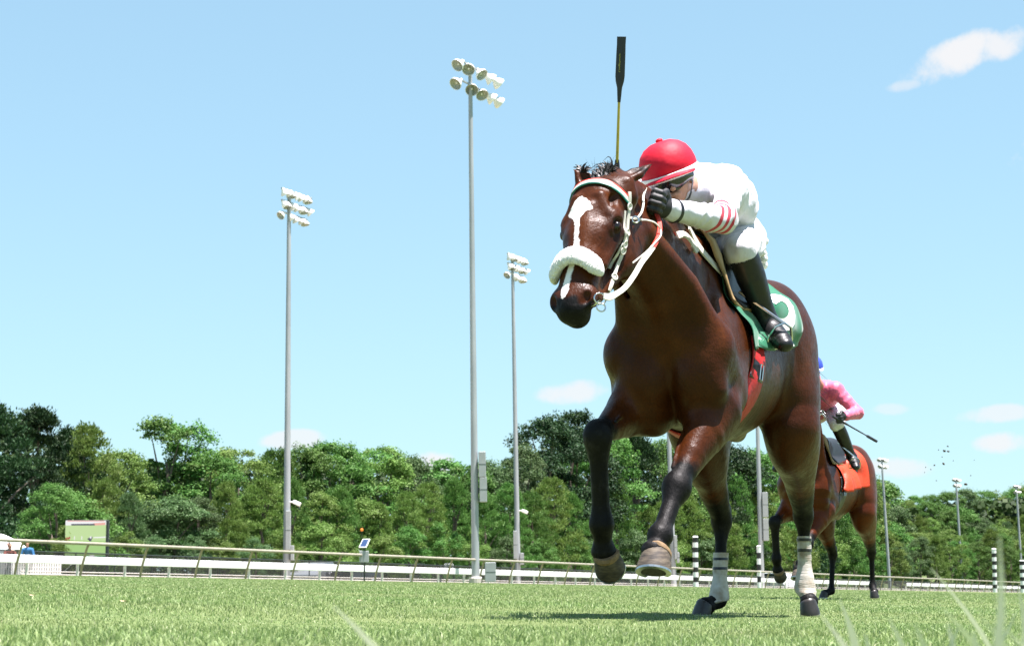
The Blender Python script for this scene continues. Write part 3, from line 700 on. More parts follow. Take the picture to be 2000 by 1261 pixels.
light_pole(1012, 134, 508, .185, .10, rows3(), .25, 'slender grey floodlight pole with three white lamp rows, right of the tallest pole', .017, cam_z=5.1, boxes=((-.14, 2.9, .24, 1.8, -.2), (.28, 2.0, .26, .75, 0)))
light_pole(1316, 140, 500, .19, .10, rows3(), .24, 'grey floodlight pole seen between the leading horse\'s forelegs', .022, fixed_h=19.5, boxes=((.20, 2.9, .2, 1.6, 0), (.34, 2.2, .18, .7, 0)))
light_pole(1488, 158, 660, .21, .11, [(.35, -.9, 2.4, [(-.8 + .8 * k, DN[k % 4]) for k in range(4)])], .26, 'grey floodlight pole with a tall cabinet seen under the leading horse\'s belly', .012, fixed_h=19.0, boxes=((.40, 6.6, .42, 1.9, 0), (.40, 4.7, .42, 1.7, 0)))
rws = [(.3, -1.2, 2.2, [(-1.1, LFT), (.3, FRT), (1.4, RGT), (2.1, AWY)]), (-.7, -1.0, 2.2, [(-.8, LFT), (.6, MID), (1.8, RGT)])]
light_pole(1738, 318, 899, .26, .15, rws, .33, 'distant light pole nearest the second horse\'s rump', .040)
light_pole(1880, 370, 938, .26, .16, rws, .33, 'distant light pole in the middle of the wooded rise', .034)
light_pole(1997, 395, 951, .26, .16, rws, .33, 'distant light pole at the right edge of the picture', .03)

# ------------------------------------------------------------------ striped distance poles
m_blackp = simple('black_paint', (.012, .012, .012), .5, var=.3)
def striped(px, Yd_, top, base_py, w, n, label, startwhite=True):
    a = P(px, base_py, Yd_); z0 = gz(a.x, a.y); H_ = P(px, top, Yd_).z - z0; root = empty('striped_pole', (a.x, a.y, z0)); tag(root, label, 'distance pole', 'black and white distance poles')
    for i in range(n):
        mb = MB(); h_ = H_ / n; mb.lathe([(w / 2, h_ * i), (w / 2, h_ * (i + 1) - .002)], n=16); mb.build('band', m_white if (i % 2 == 0) == startwhite else m_blackp, root, True)
    mb = MB(); mb.lathe([(w * .55, H_ - .002), (w * .55, H_ + .03), (w * .3, H_ + .08)], n=16); mb.build('cap', m_white, root, True); return root
striped(1359, 110.2, 1049, 1143, .29, 10, 'black and white striped pole left of the leading horse\'s right hind leg')
striped(1483, 121.0, 1067, 1143, .24, 7, 'black and white striped pole beside the light pole under the horse')
striped(1944, 150, 1072, 1157, .33, 11, 'black and white striped pole among the blurred grass at the right')
striped(1998, 152, 1095, 1157, .36, 8, 'black and white striped pole cut by the right picture edge')

# ------------------------------------------------------------------ small things behind the rails at the left
m_tent = simple('white_canvas', (.78, .79, .80), .7, var=.05)
def at(px, py, Yd_): return P(px, py, Yd_)
tg = P(-40, 1120, 96); tent = empty('canopy_tent', (tg.x, 96, gz(tg.x, 96))); tag(tent, 'white canopy tent at the left edge behind the fence', 'tent')
hw = 1.98
mb = MB(); e = 1.62; pk = 2.34
mb.rings([[Vector((-hw, -1.5, e)), Vector((hw, -1.5, e)), Vector((hw, 1.5, e)), Vector((-hw, 1.5, e))], [Vector((-hw * .55, -.8, 2.05)), Vector((hw * .80, -.8, 2.05)), Vector((hw * .80, .8, 2.05)), Vector((-hw * .55, .8, 2.05))], [Vector((-.9, -.25, pk)), Vector((hw * .5, -.25, pk)), Vector((hw * .5, .25, pk)), Vector((-.9, .25, pk))]]); mb.build('roof', m_tent, tent)
mb = MB(); mb.box((0, -1.52, 1.50), (2 * hw, .02, .28)); mb.build('valance', m_tent, tent)
mb = MB(); mb.box((-.1, 1.45, .80), (2 * hw - .3, .03, 1.58)); mb.build('back_wall', m_tent, tent)
for sx in (-1, 1):
    for sy in (-1, 1):
        mb = MB(); mb.tube([(sx * (hw - .05), sy * 1.42, 0), (sx * (hw - .05), sy * 1.42, e)], .03, 6); mb.build('leg', m_white_post, tent)
pf = empty('picket_fence', at(-20, 1120, 88.5)); pf.location.z = gz(pf.location.x, 88.5); tag(pf, 'white picket fence panel below the tent', 'fence')
mb = MB(); mb.box((1.2, 0, .25), (3.6, .02, .05)); mb.box((1.2, 0, .70), (3.6, .02, .05)); mb.build('picket_rail', m_white, pf)
mb = MB(); mb.box((0, 0, 0), (.075, .02, .95)); pk0 = mb.build('picket', m_white, pf); pk0.location = (-.55, -.022, .50)
for i in range(1, 35): c = pk0.copy(); COL.objects.link(c); c.parent = pf; c.location = (-.55 + .105 * i, -.022, .50)

m_screen_w, nt, b = newmat('screen_glow'); nt.nodes.remove(b)
def emis(name, c, s_=1.0):
    m = bpy.data.materials.new(name); m.use_nodes = True; n_ = m.node_tree; n_.nodes.remove(n_.nodes['Principled BSDF']); e_ = n_.nodes.new('ShaderNodeEmission'); e_.inputs[0].default_value = (*c, 1); e_.inputs[1].default_value = s_ * .33; n_.links.new(e_.outputs[0], n_.nodes['Material Output'].inputs['Surface']); return m
vb0 = P(165, 1120, 96.5); vb = empty('video_board', (vb0.x, 96.5, gz(vb0.x, 96.5))); tag(vb, 'video board showing two racing horses on green turf, standing before the dark pines', 'video screen')
zt = P(165, 1016, 96.5).z - vb.location.z; zb = P(165, 1088, 96.5).z - vb.location.z; W_ = 79 / 4000 * 96.5; Hh = zt - zb
mb = MB(); mb.box((.05, .16, (zt + zb) / 2), (W_ + .12, .28, Hh + .06)); mb.build('cabinet', m_dark, vb, bevel=.02)
def spx(u, v): return Vector((-W_ / 2 + u * W_, 0, zt - v * Hh))
SG = emis('screen_turf', (.36, .56, .22), 1.0); SGL = emis('screen_turf_light', (.50, .66, .33), 1.0); SW = emis('screen_white', (.80, .80, .80), 1.0); SR = emis('screen_red', (.45, .06, .09), 1.0); SK = emis('screen_dark', (.08, .08, .12), 1.0); SPK = emis('screen_pink', (.78, .42, .36), 1.0); SD = emis('screen_green', (.10, .42, .18), 1.0)
def patch(name, poly, m, lay):
    mb = MB(); mb.bm.faces.new([mb.bm.verts.new(spx(u, v) + Vector((0, -.004 * lay, 0))) for u, v in poly]); o = mb.build(name, m, pic or vb); return o
pic = None
pic = patch('display', [(0, 0), (1, 0), (1, 1), (0, 1)], SG, 1)
patch('picture_band', [(0, .12), (1, .10), (1, .55), (0, .52)], SGL, 2)
patch('picture_stand', [(0, .0), (1, .0), (1, .12), (0, .13)], SW, 3); patch('picture_roof', [(.68, .07), (.98, .05), (.98, .12), (.72, .13)], SPK, 4); patch('picture_roof', [(.05, .0), (.95, .0), (.95, .02), (.05, .022)], SPK, 4)
patch('picture_crowd', [(.14, .09), (.72, .085), (.72, .13), (.14, .13)], SK, 5)
patch('picture_rail', [(.70, .445), (1, .43), (1, .465), (.70, .475)], SW, 3)
for u in (.22, .40): patch('picture_post', [(u, .42), (u + .02, .42), (u + .02, .52), (u, .52)], SW, 3)
patch('picture_horse', [(0, .46), (.06, .45), (.12, .43), (.13, .47), (.09, .52), (.04, .54), (0, .53)], SR, 4); patch('picture_horse', [(.54, .50), (.58, .47), (.66, .43), (.68, .46), (.65, .52), (.64, .56), (.60, .56), (.58, .52)], SK, 4); patch('picture_rider', [(.60, .44), (.64, .42), (.66, .46), (.62, .50)], SW, 5)
patch('picture_shadow', [(.53, .60), (.62, .59), (.62, .605), (.54, .61)], SD, 4); patch('picture_foot', [(0, .95), (1, .95), (1, 1), (0, 1)], SD, 3); patch('picture_logo', [(.62, .93), (.72, .92), (.75, .99), (.61, .99)], SW, 4)
for x in (-W_ / 2 + .1, W_ / 2 + .06):
    mb = MB(); mb.box((x, .18, zb / 2), (.12, .12, zb)); mb.build('leg', m_dark, vb)
mb = MB(); mb.tube([(-W_ * .62, -.3, zb - .95), (-W_ * .18, .1, zb - .02)], .022, 6); mb.build('brace', m_white, vb)

# solar powered unit between the rails
sp0 = rail_pt(76.2, -.55); sp = empty('solar_unit', sp0); tag(sp, 'small tilted solar panel over a grey cabinet on a post between the rails', 'solar panel')
X0 = P(711, 1100, 76.2).x - sp0.x
k = 76.2 / 4000
def zy(py): return P(711, py, 76.2).z - sp0.z
mb = MB(); mb.tube([(X0, 0, -.1), (X0, 0, zy(1060))], .028, 8); mb.build('post', m_dark, sp)
mb = MB(); mb.box((X0 - .01, -.10, (zy(1075) + zy(1097)) / 2), (18 * k, .16, 22 * k)); mb.build('cabinet', m_box, sp, bevel=.012)
m_pv, nt, b = newmat('solar_cells'); setp(b, base=(.03, .055, .13), rough=.15, coat=.5)
rot = Euler((R(-38), R(12), R(-22)))
mb = MB(); mb.box((X0, -.04, zy(1060)), (.31, .42, .03), Euler((R(48), R(0), R(-26)))); pn = mb.build('panel_frame', m_white, sp)
mb = MB(); q_ = Euler((R(48), 0, R(-26))).to_matrix() @ Vector((0, 0, .017)); mb.box(Vector((X0, -.04, zy(1060))) + q_, (.26, .37, .004), Euler((R(48), 0, R(-26)))); mb.build('cells', m_pv, pn)
om0 = P(706, 1120, 104); om = empty('marker_pole', (om0.x, 104, gz(om0.x, 104))); tag(om, 'orange round marker on a thin pole in front of the trees above the solar panel', 'marker')
zo = P(706, 1034, 104).z - om.location.z; m_or = simple('orange_plastic', (.75, .22, .02), .5, var=.1)
mb = MB(); mb.tube([(0, 0, 0), (0, 0, zo)], .016, 6); mb.build('pole', m_dark, om)
mb = MB(); mb.lathe([(.065, -.03), (.078, -.02), (.078, .02), (.065, .03)], Matrix.Translation((0, -.05, zo)) @ rot_to((0.1, -1, .1)), 14); mb.build('disc', m_or, om, True)

# vehicles half hidden behind the fences
m_carw = simple('white_car_paint', (.74, .75, .76), .25, var=.03, coat=.6); m_cars = simple('silver_car_paint', (.40, .42, .44), .25, .4, var=.05, coat=.6)
m_card = simple('dark_car_paint', (.03, .032, .036), .25, .2, var=.05, coat=.6); m_glass = simple('dark_car_glass', (.015, .02, .025), .05, var=.1); m_tyre = simple('black_tyre', (.015, .015, .015), .85, var=.3)
def car(name, label, px, Yd_, paint, rz, L_=4.5, Hc=1.45, cab=(.25, .82), van=False):
    g = P(px, 1120, Yd_); root = empty(name, (g.x, Yd_, gz(g.x, Yd_)), rz); tag(root, label, 'car' if not van else 'van', 'parked vehicles behind the fence')
    hw = .88; prof = [(-.5, .32), (-.5, .68), (-.46, .82), (-.5 + cab[0], .90), (-.5 + cab[0] + .11, Hc - .04), (-.5 + cab[1] - .12, Hc), (-.5 + cab[1], .95), (.47, .86), (.5, .60), (.5, .32)]
    mb = MB(); mb.rings([[Vector((x * L_, y * hw * (1 if z < 1 else .86), z)) for x, z in prof] for y in (-1, -.6, .6, 1)]); body = mb.build('body', paint, root, bevel=.03)
    for y in (-1, 1):
        mb = MB(); x0, x1 = (-.5 + cab[0] + .06) * L_, (-.5 + cab[1] - .08) * L_
        pts = [(x0, y * (hw * .95 + .02), .93), (x1, y * (hw * .95 + .02), .96), (x1 - .35, y * (hw * .885 + .02), Hc - .10), (x0 + .30, y * (hw * .885 + .02), Hc - .12)]
        mb.bm.faces.new([mb.bm.verts.new(p) for p in pts]); mb.build('side_window', m_glass, root)
        for x in (-.31, .31):
            mb = MB(); mb.lathe([(.20, -.11), (.32, -.10), (.33, .10), (.20, .11)], Matrix.Translation((x * L_, y * (hw - .06), .33)) @ rot_to((0, y, 0)), 18); w = mb.build('wheel', m_tyre, root, True)
            mb = MB(); mb.lathe([(.19, .112), (.06, .13)], Matrix.Translation((x * L_, y * (hw - .06), .33)) @ rot_to((0, y, 0)), 12); mb.build('rim', m_alu0, w, True)
    return root
m_alu0 = simple('car_rim', (.5, .5, .5), .3, .8)
car('parked_car', 'silver car half hidden behind the board fence right of the first light pole', 616, 116, m_cars, ang + .2, 4.6, 1.42)
car('parked_car', 'dark car half hidden behind the board fence left of the solar panel', 674, 117, m_card, ang + 2.9, 4.4, 1.30)
car('parked_van', 'white van roof showing above the board fence left of the tallest pole', 836, 138, m_carw, ang + 1.4, 4.8, 1.78, (.08, .95), True)
car('parked_van', 'white van behind the rail under the leading horse', 1515, 205, m_carw, ang + 1.0, 5.0, 2.0, (.08, .95), True)

# people leaning on the fence under the tent
def small_person(px, head_py, Yd_, shirt, trousers, hair, label, lean=0.25, rz=0):
    g = P(px, 1120, Yd_); root = empty('person', (g.x, Yd_, gz(g.x, Yd_)), rz); tag(root, label, 'person', 'spectators at the fence')
    sc = (P(px, head_py, Yd_).z - root.location.z) / 1.72
    F = Field((-.45, -.65, -.02), (.45, .35, 1.85), .022); B = lambda x, y, z: (x, y, z)
    sh, hp = (0, -lean, 1.40), (0, 0, .93)
    F.chain([(0, 0, .95, .135), (0, -lean * .5, 1.17, .125), (0, -lean, 1.38, .12)], .06, (0, 1, 0), .8)
    F.cone((-.13, -lean, 1.40), .07, (.13, -lean, 1.40), .07, .05)
    for s in (-1, 1):
        F.chain([(s * .19, -lean, 1.40, .062), (s * .27, -lean - .05, 1.14, .045), (s * .16, -lean - .26, 1.05, .036), (s * .06, -lean - .30, 1.04, .038)], .03)
        F.chain([(s * .09, 0, .92, .095), (s * .10, -.02, .50, .062), (s * .11, .02, .09, .042)], .04); F.cone((s * .11, .03, .05), .045, (s * .12, -.15, .035), .035, .03)
    F.cone((0, -lean, 1.46), .055, (0, -lean - .02, 1.58), .05, .03); F.ell((0, -lean - .04, 1.66), (.075, .095, .11), None, .02); F.cone((0, -lean - .12, 1.645), .012, (0, -lean - .145, 1.63), .014, .012)
    v, f = F.mesh(); v = relax(v, f, 1); me = np_mesh('body', v * sc, f); link_mesh('body', me, m_skin0, root, True)
    def cloth(nm, m, cond, e):
        keep = cond(v); ff = f[keep[f].all(1)]; u = np.unique(ff); mp = np.full(len(v), -1); mp[u] = np.arange(len(u)); nr = np.zeros(len(v) * 3, np.float32); me.vertices.foreach_get('normal', nr); nr = nr.reshape(-1, 3)
        m2 = np_mesh(nm, (v[u] + nr[u] * e) * sc, mp[ff]); link_mesh(nm, m2, m, root, True)
    cloth('shirt', shirt, lambda v: (v[:, 2] > .96) & (v[:, 2] < 1.49) & (np.abs(v[:, 0]) + .25 * 0 < .40) & (v[:, 1] > -lean - .16), .014)
    cloth('trousers', trousers, lambda v: (v[:, 2] < .99) & (v[:, 2] > .10) & (v[:, 1] > -.2) & (np.abs(v[:, 0]) < .22), .012)
    cloth('hair', hair, lambda v: (v[:, 2] > 1.66) & (v[:, 1] > -lean - .10), .012)
    return root
m_skin0 = simple('spectator_skin', (.40, .23, .16), .55, var=.1)  # one skin tone shared by the spectators
small_person(15, 1063, 89.0, simple('salmon_shirt', (.55, .20, .16), .8), simple('navy_trousers', (.02, .025, .05), .8), simple('brown_hair', (.03, .02, .012), .7), 'person in a salmon top at the far left under the tent', .25, .5)
small_person(25, 1061, 89.4, simple('cream_shirt', (.55, .45, .30), .8), simple('grey_trousers', (.06, .06, .07), .8), simple('dark_hair', (.015, .012, .01), .7), 'person in a cream top between the salmon and blue shirts', .3, -.4)
small_person(53, 1058, 88.8, simple('blue_shirt', (.02, .13, .30), .8), simple('black_trousers', (.015, .015, .02), .8), simple('black_hair0', (.012, .01, .01), .7), 'person in a blue shirt leaning on the fence below the tent', .3, .15)
# ------------------------------------------------------------------ the leading horse
HT = R(17.0); HF = Vector((-math.sin(HT), -math.cos(HT), 0)); HLT = Vector((math.cos(HT), -math.sin(HT), 0)); HO = Vector((.747, 8.43, -.085))
HROT = math.atan2(HF.y, HF.x)
def HL(px, py, Y):                       # sight-line place in the horse's own frame: x forward, y to its left, z up
    q = P(px, py, Y) - HO; return Vector((q.dot(HF), q.dot(HLT), q.z))
def H2W(v): return HO + HF * v[0] + HLT * v[1] + Vector((0, 0, v[2]))

# head frame: down the face, to its left, out of the forehead
POLL = Vector((.905, -.146, 1.655)); MUZ = Vector((1.300, -.192, 1.095))
HA = (MUZ - POLL).normalized(); _lt = Vector((.27, 1, -.02)); HB = (_lt - HA * _lt.dot(HA)).normalized(); HN = HB.cross(HA)
if HN.x < 0: HN = -HN
def HD(s, w, n): return POLL + HA * s + HB * w + HN * n

RF = dict(elbow=(.27, -.175, .86), knee=(.640, -.240, .715), fet=(.575, -.243, .375), cor=(.535, -.246, .275))
LF = dict(elbow=(.27, .150, .83), knee=(.575, .056, .515), fet=(.720, .022, .325), cor=(.770, .010, .268))
RH = dict(hip=(-.93, -.10, 1.20), stifle=(-.72, -.15, .86), hock=(-1.17, -.115, .46), fet=(-1.085, -.120, .085), cor=(-1.030, -.165, .058))
LH = dict(hip=(-.95, .20, 1.20), stifle=(-.88, .27, .86), hock=(-1.43, .225, .49), fet=(-1.455, .220, .135), cor=(-1.415, .245, .080))

def lerp3(a, b, t): return tuple(a[i] + (b[i] - a[i]) * t for i in range(3))
def off(a, d): return tuple(a[i] + d[i] for i in range(3))
def build_horse_field():
    F = Field((-1.66, -.46, -.02), (1.50, .50, 1.90), .0065)
    Yd = (0, 1, 0)
    # trunk
    F.chain([(-.92, .05, 1.20, .26), (-.55, .03, 1.09, .300), (-.18, .01, 1.06, .305), (.14, 0, 1.08, .26)], .06, Yd, .86)
    F.chain([(.10, 0, 1.500, .062), (-.02, 0, 1.515, .065), (-.25, .01, 1.45, .08), (-.60, .03, 1.43, .10), (-.95, .05, 1.43, .12), (-1.14, .05, 1.36, .10)], .10, Yd, 1.15)
    F.chain([(.20, 0, .93, .15), (-.05, 0, .90, .135), (-.35, .01, .905, .14)], .08)           # brisket and girth line
    for sd in (-1, 1):
        oy = .05; q_ = .80 if sd > 0 else 1.0
        F.ell((-.93, oy + sd * .13, 1.27), (.34, .165, .25), ((1, 0, -.25), Yd, (.25, 0, 1)), .08)      # croup muscles
        F.ell((-1.10, oy + sd * .155, 1.16), (.18, .13, .24), None, .08)                              # buttock
        F.ell((-.62, oy + sd * .19, 1.335), (.14, .05, .06), None, .10)                              # point of the hip
        F.cone((.02, sd * .055, 1.47), .05, (.35, sd * .195 * q_, 1.05), .105, .10, Yd, .75)             # shoulder blade
        F.cone((.34, sd * .20 * q_, 1.06), .105, (.14, sd * .205 * q_, .92), .12, .06, Yd, .75)                # upper arm
        F.ell((.02, sd * .205 * q_, 1.06), (.20, .070, .20), ((1, 0, .8), Yd, (-.8, 0, 1)), .06)             # triceps
        F.ell((.375, sd * .105, .975), (.105, .115, .155), None, .035)                               # pectorals
        F.ell((.30, sd * .095, .83), (.11, .085, .10), None, .045)
        F.cone((.43, sd * .115, 1.10), .055, (.40, sd * .17, .90), .05, .035)
    F.ell((.37, 0, 1.13), (.12, .15, .13), None, .06)
    # neck
    F.chain([(.02, 0, 1.30, .21), (.28, -.01, 1.34, .185), (.52, -.045, 1.45, .140), (.72, -.09, 1.54, .108), (.86, -.115, 1.585, .095)], .06, Yd, .66)
    F.chain([(.05, 0, 1.50, .055), (.35, -.02, 1.585, .05), (.62, -.065, 1.645, .047), (.84, -.12, 1.66, .05)], .08)
    F.chain([(.33, 0, 1.13, .12), (.55, -.035, 1.30, .088), (.74, -.085, 1.415, .075), (.90, -.12, 1.47, .07)], .06)
    for sd in (-1, 1):                                                                             # brachiocephalic band of muscle
        F.chain([(.38, sd * .165, 1.10, .060), (.52, sd * .115 - .03, 1.30, .055), (.78, sd * .065 - .11, 1.50, .05)], .06)
    # creases between the muscles
    F.cone((.505, -.005, 1.06), .004, (.445, -.005, .80), .022, .05, None, 1, 'sub')
    for sd in (-1, 1):
        qq = .86 if sd > 0 else 1.0
        F.cone((.42, sd * .165 * qq, 1.16), .012, (.20, sd * .16 * qq, 1.36), .010, .05, None, 1, 'sub')
        F.cone((-.16, sd * .275 * qq, 1.20), .014, (.06, sd * .285 * qq, .93), .014, .05, None, 1, 'sub')
        F.cone((.47, sd * .10 - .02, 1.22), .010, (.80, sd * .07 - .11, 1.47), .010, .04, None, 1, 'sub')
        F.cone((-.72, .05 + sd * .30, 1.18), .012, (-.80, .05 + sd * .27, .92), .012, .06, None, 1, 'sub')
    # head
    A3 = (HA, HB, HN); W = 1.27
    def el(c, r, k, op='add', ax=A3): F.ell(HD(c[0], c[1] * W, c[2]), (r[0], r[1] * W, r[2]), ax, k, op)
    def co(a, ra, b_, rb, k): F.cone(HD(a[0], a[1] * W, a[2]), ra, HD(b_[0], b_[1] * W, b_[2]), rb, k, HB, W)
    el((.10, 0, -.055), (.155, .090, .105), .03)
    co((.10, 0, .000), .076, (.30, 0, -.010), .068, .03)
    co((.28, 0, -.014), .068, (.52, 0, -.030), .050, .03)
    co((.30, 0, -.050), .064, (.54, 0, -.048), .050, .03)
    for sd in (-1, 1):
        el((.222, sd * .074, -.008), (.060, .024, .034), .028)                                     # brow
        co((.245, sd * .075, -.055), .018, (.41, sd * .058, -.052), .012, .025)                    # facial crest
        el((.20, sd * .060, -.165), (.135, .034, .105), .04)                                       # jowl
        co((.27, sd * .042, -.185), .040, (.52, sd * .024, -.110), .026, .04)                      # jaw bar
        el((.252, sd * .092, -.014), (.032, .020, .026), .010, 'sub')                              # eye socket
        el((.252, sd * .080, -.018), (.025, .020, .021), .006)                                     # lids around the eye
        el((.580, sd * .045, -.036), (.050, .028, .038), .022)                                     # nostril wing
        F.ell(HD(.616, sd * .046 * W, -.006), (.036, .020, .030), (HA - HB * sd * .45, HB + HA * sd * .45, HN), .010, 'sub')
        co((.20, sd * .012, .064), .012, (.44, sd * .014, .018), .010, .03)                        # nose bone edges
        co((.215, sd * .062, .022), .011, (.15, sd * .040, .062), .012, .03)
        co((.02, sd * .066, -.02), .036, (.06, sd * .068, -.05), .04, .03)
        el((.150, sd * .066, .024), (.034, .012, .010), .020, 'sub')                               # hollow above the eye
    el((.585, 0, -.045), (.078, .050, .062), .025)                                                 # muzzle
    el((.638, 0, -.055), (.034, .043, .044), .022)                                                 # upper lip
    el((.612, 0, -.100), (.044, .033, .034), .028)                                                 # chin
    F.cone(HD(.668, -.05, -.094), .005, HD(.668, .05, -.094), .005, .012, None, 1, 'sub')           # mouth line
    # ears
    for tip, base, nrm in ((HL(1272, 321, 7.66), HD(-.010, .070, -.030), Vector((.75, -.25, .35))), (HL(1122, 332, 7.66), HD(-.005, -.062, -.030), Vector((.8, .3, .3)))):
        mid = base.lerp(tip, .45); nn = (nrm - (tip - base).normalized() * nrm.dot((tip - base).normalized())).normalized()
        F.cone(base, .030, mid, .034, .02, nn, .62); F.cone(mid, .034, tip, .006, .01, nn, .55)
        c = base.lerp(tip, .50) + nn * .022
        F.ell(c, ((tip - base).length * .34, .019, .016), ((tip - base), nn.cross(tip - base), nn), .008, 'sub')
    # forelegs
    for L_, sd in ((RF, -1), (LF, 1)):
        e, k, f, c = L_['elbow'], L_['knee'], L_['fet'], L_['cor']
        ek = (Vector(k) - Vector(e)).normalized()
        F.chain([(*e, .120), (*lerp3(e, k, .28), .096), (*lerp3(e, k, .6), .066), (*lerp3(e, k, .88), .048)], .05, Yd, .86)
        side = Vector((0, sd, 0)); fr = (Vector((1, 0, .6)) - ek * Vector((1, 0, .6)).dot(ek)).normalized()
        F.cone(off(e, fr * .05), .055, off(lerp3(e, k, .62), fr * .026), .030, .03)                  # extensor
        F.cone(off(lerp3(e, k, .1), -fr * .045 + side * .02), .055, off(lerp3(e, k, .6), -fr * .025), .028, .03)
        F.ell(k, (.056, .057, .064), None, .025)
        kf = (Vector(f) - Vector(k)); pk = off(k, -Vector(fr) * .03)
        F.cone(off(k, kf * .06), .040, off(k, kf * .2), .031, .03)
        F.chain([(*off(k, kf * .10), .042), (*off(k, kf * .40), .035), (*off(k, kf * .78), .035), (*f, .046)], .025)
        bk = (Vector((-1, 0, 0)) - kf.normalized() * Vector((-1, 0, 0)).dot(kf.normalized())).normalized() if kf.length else Vector()
        F.chain([(*off(off(k, kf * .12), bk * .028), .018), (*off(off(k, kf * .5), bk * .026), .014), (*off(f, bk * .022), .024)], .02)   # tendons
        F.ell(off(k, bk * .040 - kf * .02), (.022, .03, .035), None, .02)
        F.chain([(*f, .044), (*lerp3(f, c, .6), .036), (*c, .050)], .02)
    for L_, sd in ((RF, -1), (LF, 1)):
        e, k = Vector(L_['elbow']), Vector(L_['knee']); d = (k - e)
        pts = [e + d * t + Vector((.02, sd * (-.062 + .02 * t), .055 - .03 * t)) + Vector((0, .008 * math.sin(t * 9), 0)) for t in (.12, .25, .4, .55, .7, .85)]
        F.chain([(*p, .007) for p in pts], .012)
    # hind legs
    for L_, sd in ((RH, -1), (LH, 1)):
        h, s_, k, f, c = L_['hip'], L_['stifle'], L_['hock'], L_['fet'], L_['cor']
        F.chain([(*h, .18), (*lerp3(h, s_, .6), .165), (*s_, .118)], .11, Yd, .84)
        F.chain([(*off(h, (-.17, 0, -.05)), .13), (*lerp3(off(h, (-.17, 0, -.05)), off(lerp3(s_, k, .35), (-.03, 0, 0)), .6), .12), (*lerp3(s_, k, .45), .085)], .10, Yd, .80)
        F.chain([(*s_, .112), (*lerp3(s_, k, .35), .096), (*lerp3(s_, k, .70), .070), (*lerp3(s_, k, .94), .050)], .05, Yd, .95)
        sk = (Vector(k) - Vector(s_)).normalized()
        F.ell(lerp3(off(h, (-.10, 0, 0)), lerp3(s_, k, .2), .72), (.17, .095, .26), ((1, 0, .5), Yd, (-.5, 0, 1)), .12)
        F.chain([(*off(lerp3(s_, k, .55), (-.045, 0, .03)), .022), (*off(k, (-.052, 0, .055)), .022)], .03)             # achilles cord
        F.ell(off(k, (-.028, 0, .028)), (.046, .038, .064), None, .025)
        F.ell(off(k, (.012, 0, -.01)), (.042, .044, .055), None, .025)
        kf = Vector(f) - Vector(k)
        F.chain([(*off(k, kf * .06), .042), (*off(k, kf * .30), .027), (*off(k, kf * .82), .025), (*f, .034)], .025)
        F.chain([(*off(off(k, kf * .06), (-.034, 0, 0)), .020), (*off(off(k, kf * .4), (-.020, 0, 0)), .014), (*off(f, (-.014, 0, 0)), .022)], .02)
        F.chain([(*f, .036), (*lerp3(f, c, .6), .034), (*c, .044)], .02)
    F.ell((-.70, .05, .82), (.10, .035, .04), None, .06)                                            # sheath
    F.cone((-1.20, .05, 1.36), .045, (-1.33, .05, 1.22), .03, .04)                                  # dock
    return F
HFLD = build_horse_field()
_V, _F = HFLD.mesh(); _V = relax(_V, _F, 2)
horse_root = empty('racehorse', HO, HROT)
tag(horse_root, 'bay racehorse leading the race with a white blaze, white sheepskin noseband and green saddle cloth', 'horse', 'galloping racehorses')
me = np_mesh('body', _V, _F)
# coat markings: black points, white blaze, dark muzzle
dk = np.zeros(len(_V))
for L_ in (RF, LF):
    d1, t1 = seg_dist(_V, L_['elbow'], L_['knee']); d2, t2 = seg_dist(_V, L_['knee'], L_['fet']); d3, _ = seg_dist(_V, L_['fet'], L_['cor'])
    a = np.where(np.minimum(d2, d3) < d1, 1.0, 0.0) * (np.minimum(d2, d3) < .13)
    b = sstep(.60, .95, t1) * (d1 < .12); dk = np.maximum(dk, np.maximum(a, b))
for L_ in (RH, LH):
    d1, t1 = seg_dist(_V, L_['stifle'], L_['hock']); d2, t2 = seg_dist(_V, L_['hock'], L_['fet']); d3, _ = seg_dist(_V, L_['fet'], L_['cor'])
    a = np.where(np.minimum(d2, d3) < d1, 1.0, 0.0) * (np.minimum(d2, d3) < .13)
    b = sstep(.45, .95, t1) * (d1 < .14); dk = np.maximum(dk, np.maximum(a, b))
hd = (_V - np.array(POLL)); hs, hw, hn = hd @ np.array(HA), hd @ np.array(HB), hd @ np.array(HN)
onhead = (hs > -.1) & (np.abs(hw) < .16) & (hn > -.30) & (_V[:, 0] > .8)
dk = np.maximum(dk, sstep(.590, .632, hs + vnoise(_V, .03, 4) * .012) * onhead)
dk = np.maximum(dk, .45 * sstep(.06, .0, np.hypot(hs - .25, np.abs(hw) - .105)) * onhead)
# inside the ears dark
dk = np.maximum(dk, .65 * sstep(-.03, -.09, hs) * (np.abs(hw) > .05) * onhead)
# blaze: signed width down the face, star high on the forehead, strip, snip
hwn = hw + vnoise(_V, .02, 8) * .0022
width = np.interp(hs, [.14, .155, .175, .20, .222, .24, .27, .30, .35, .40, .50, .58, .61, .63], [-.02, .008, .028, .045, .057, .036, .014, .009, .0085, .014, .012, .016, .011, -.02])
cen = np.interp(hs, [.155, .22, .26, .30, .35, .40, .5, .6], [-.020, -.016, -.016, -.006, -.002, .004, -.011, -.014])
blaze = (width - np.abs(hwn - cen)) * 100
blaze = np.where(onhead & (hn > -.05) & (hs > .05), blaze, -5)
add_attr(me, 'points', dk); add_attr(me, 'blaze', blaze)
add_attr(me, 'under', sstep(.10, .9, vnoise(_V, .25, 3) * .5 + .5))

